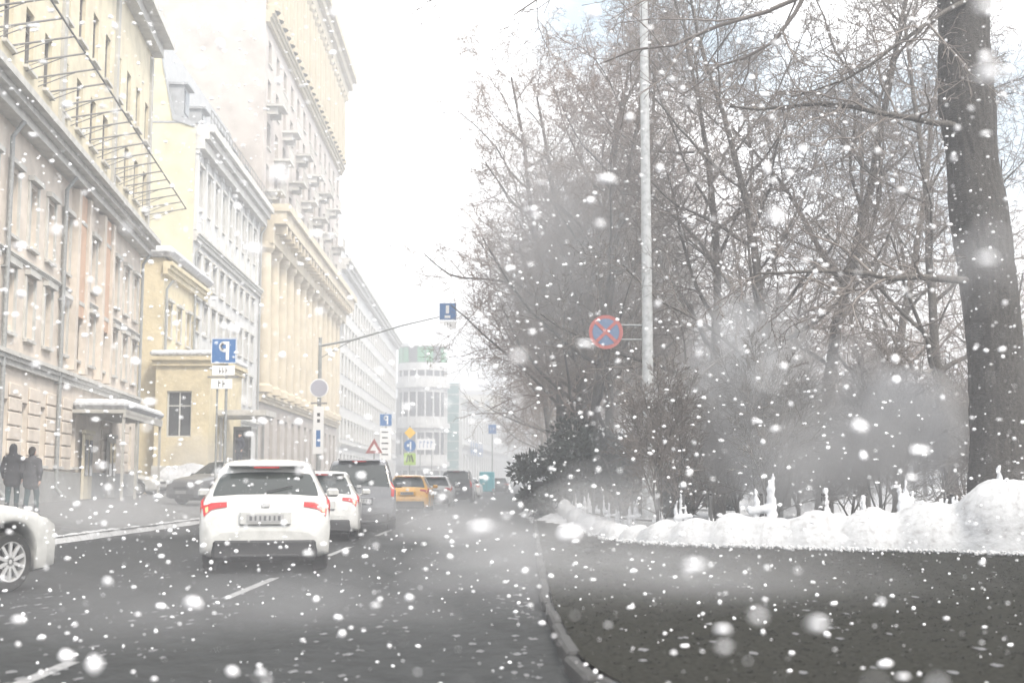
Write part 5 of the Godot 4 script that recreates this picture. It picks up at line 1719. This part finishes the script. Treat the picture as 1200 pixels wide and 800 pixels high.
	b.tube(PackedVector3Array([Vector3(0, 0, 0), Vector3(0, 1.2, 0), Vector3(0, 1.3, 0), Vector3(0, 8, 0), Vector3(0, 17, 0)]), PackedFloat32Array([0.2, 0.2, 0.16, 0.14, 0.1]), 14)
	part("pole", b, M.pole_grey, o)
	b = MB.new()
	b.tube(PackedVector3Array([Vector3(0, 16.6, 0), Vector3(-0.5, 17.4, 0), Vector3(-1.6, 17.9, 0), Vector3(-2.6, 18.0, 0)]), PackedFloat32Array([0.06, 0.055, 0.05, 0.045]), 8)
	part("arm", b, M.pole_grey, o)
	b = MB.new()
	b.cbox(Vector3(-2.9, 17.96, 0), Vector3(0.8, 0.14, 0.32), 0.04)
	part("lamp_head", b, M.steel, o)
	b = MB.new()
	b.rod(Vector3(0, 5.45, 0), Vector3(-1.15, 5.45, 0), 0.03, 6); b.rod(Vector3(0, 5.05, 0), Vector3(-1.15, 5.05, 0), 0.03, 6)
	part("sign_bracket", b, M.steel, o)
	s = disc(o, "round_panel", Vector3(-1.15, 5.25, 0.1), 0.47, M.sign_red)
	disc(s, "face", Vector3(0, 0, 0.012), 0.37, M.sign_hazed)
	b = MB.new()
	for e in [1, -1]: b.box(Vector3.ZERO, Vector3(0.09, 0.74, 0.008 + e * 0.001), Transform3D(Basis(Vector3.BACK, e * PI / 4), Vector3(0, 0, 0.028)))
	part("cross", b, M.sign_red, s)
	# teal box van far down the road
	o = thing("delivery_truck", Vector3(-2.2, 0, -112))
	tag(o, "small teal box truck far down the road past the black off-roader", "truck")
	b = MB.new()
	b.cbox(Vector3(0, 1.15, -1.6), Vector3(1.3, 1.7, 2.6), 0.05)
	part("cargo_box", b, M.teal_paint, o)
	b = MB.new()
	b.cbox(Vector3(0, 0.85, -3.5), Vector3(1.25, 1.15, 1.1), 0.12)
	part("cab", b, M.teal_paint, o)
	b = MB.new()
	b.box(Vector3(0, 1.2, -1.6), Vector3(0.03, 1.4, 2.63))
	part("door_gap", b, M.plastic, o)
	for e in [1, -1]:
		b = MB.new()
		b.box(Vector3(e * 0.55, 0.45, -0.28), Vector3(0.12, 0.16, 0.03))
		part("tail_light", b, M.lamp_red, o)
		for z in [-1.0, -3.4]:
			var wn := Node3D.new()
			wn.name = "wheel"
			o.add_child(wn, true)
			wn.position = Vector3(e * 0.55, 0.32, z)
			if e < 0: wn.rotation.y = PI
			var wm := wheel_meshes(0.32)
			part("tyre", wm[0], M.tyre, wn); part("rim", wm[1], M.rim, wn); part("brake_disc", wm[2], M.plastic, wn)

# ---------- sky ----------
func sky_image() -> Image:
	var f := FastNoiseLite.new()
	f.seed = 4
	f.frequency = 1.1
	f.fractal_octaves = 5
	var im := Image.create(512, 256, false, Image.FORMAT_RGBF)
	for y in 256:
		var el := PI * (0.5 - (y + 0.5) / 256.0)
		for x in 512:
			var az := TAU * ((x + 0.5) / 512.0)
			var d := Vector3(sin(az) * cos(el), sin(el), cos(az) * cos(el))
			var n := f.get_noise_3d(d.x * 1.3, d.y * 2.4, d.z * 1.3)
			var gap := smoothstep(0.08, 0.34, n) * 0.92
			var c := Color(1.0, 1.0, 1.01).lerp(Color(0.11, 0.19, 0.26), gap)
			im.set_pixel(x, y, c)
	return im

func _ready() -> void:
	# camera
	var cam := Camera3D.new()
	cam.name = "camera"
	add_child(cam)
	cam.position = Vector3(0, 1.32, 0)
	cam.rotation.x = atan(162.0 / 1500.0)
	cam.near = 0.05
	cam.far = 2000.0
	var at := CameraAttributesPhysical.new()
	at.frustum_focal_length = 45.0
	at.frustum_focus_distance = 27.0
	at.exposure_aperture = 1.7
	at.frustum_near = 0.05
	at.frustum_far = 2000.0
	cam.attributes = at
	cam.fov = rad_to_deg(2.0 * atan(400.0 / 1500.0))
	cam.current = true
	# sky, air, exposure
	var env := Environment.new()
	env.background_mode = Environment.BG_SKY
	var sm := PanoramaSkyMaterial.new()
	sm.panorama = ImageTexture.create_from_image(sky_image())
	var sky := Sky.new()
	sky.sky_material = sm
	env.sky = sky
	env.sky_rotation = Vector3(0, deg_to_rad(-26), 0)
	env.tonemap_mode = Environment.TONE_MAPPER_LINEAR
	env.tonemap_exposure = 3.55
	env.background_energy_multiplier = 1.0
	env.fog_enabled = true
	env.fog_density = 0.0044
	env.fog_light_color = Color(0.97, 0.98, 1.0)
	env.volumetric_fog_enabled = true
	env.volumetric_fog_density = 0.0
	env.sdfgi_enabled = true
	env.ssao_enabled = true
	env.ssil_enabled = true
	var we := WorldEnvironment.new()
	we.name = "environment"
	we.environment = env
	add_child(we)
	var sun := DirectionalLight3D.new()
	sun.name = "sun"
	sun.light_energy = 0.5
	sun.light_color = Color(1.0, 0.96, 0.9)
	sun.light_angular_distance = 14.0
	sun.shadow_enabled = true
	add_child(sun)
	sun.rotation = Vector3(deg_to_rad(-48), deg_to_rad(38), 0)
	make_materials()
	ground()
	build_row()
	park()
	snow_edge()
	signs()
	traffic()
	people()
	blown_snow()
	falling_snow()
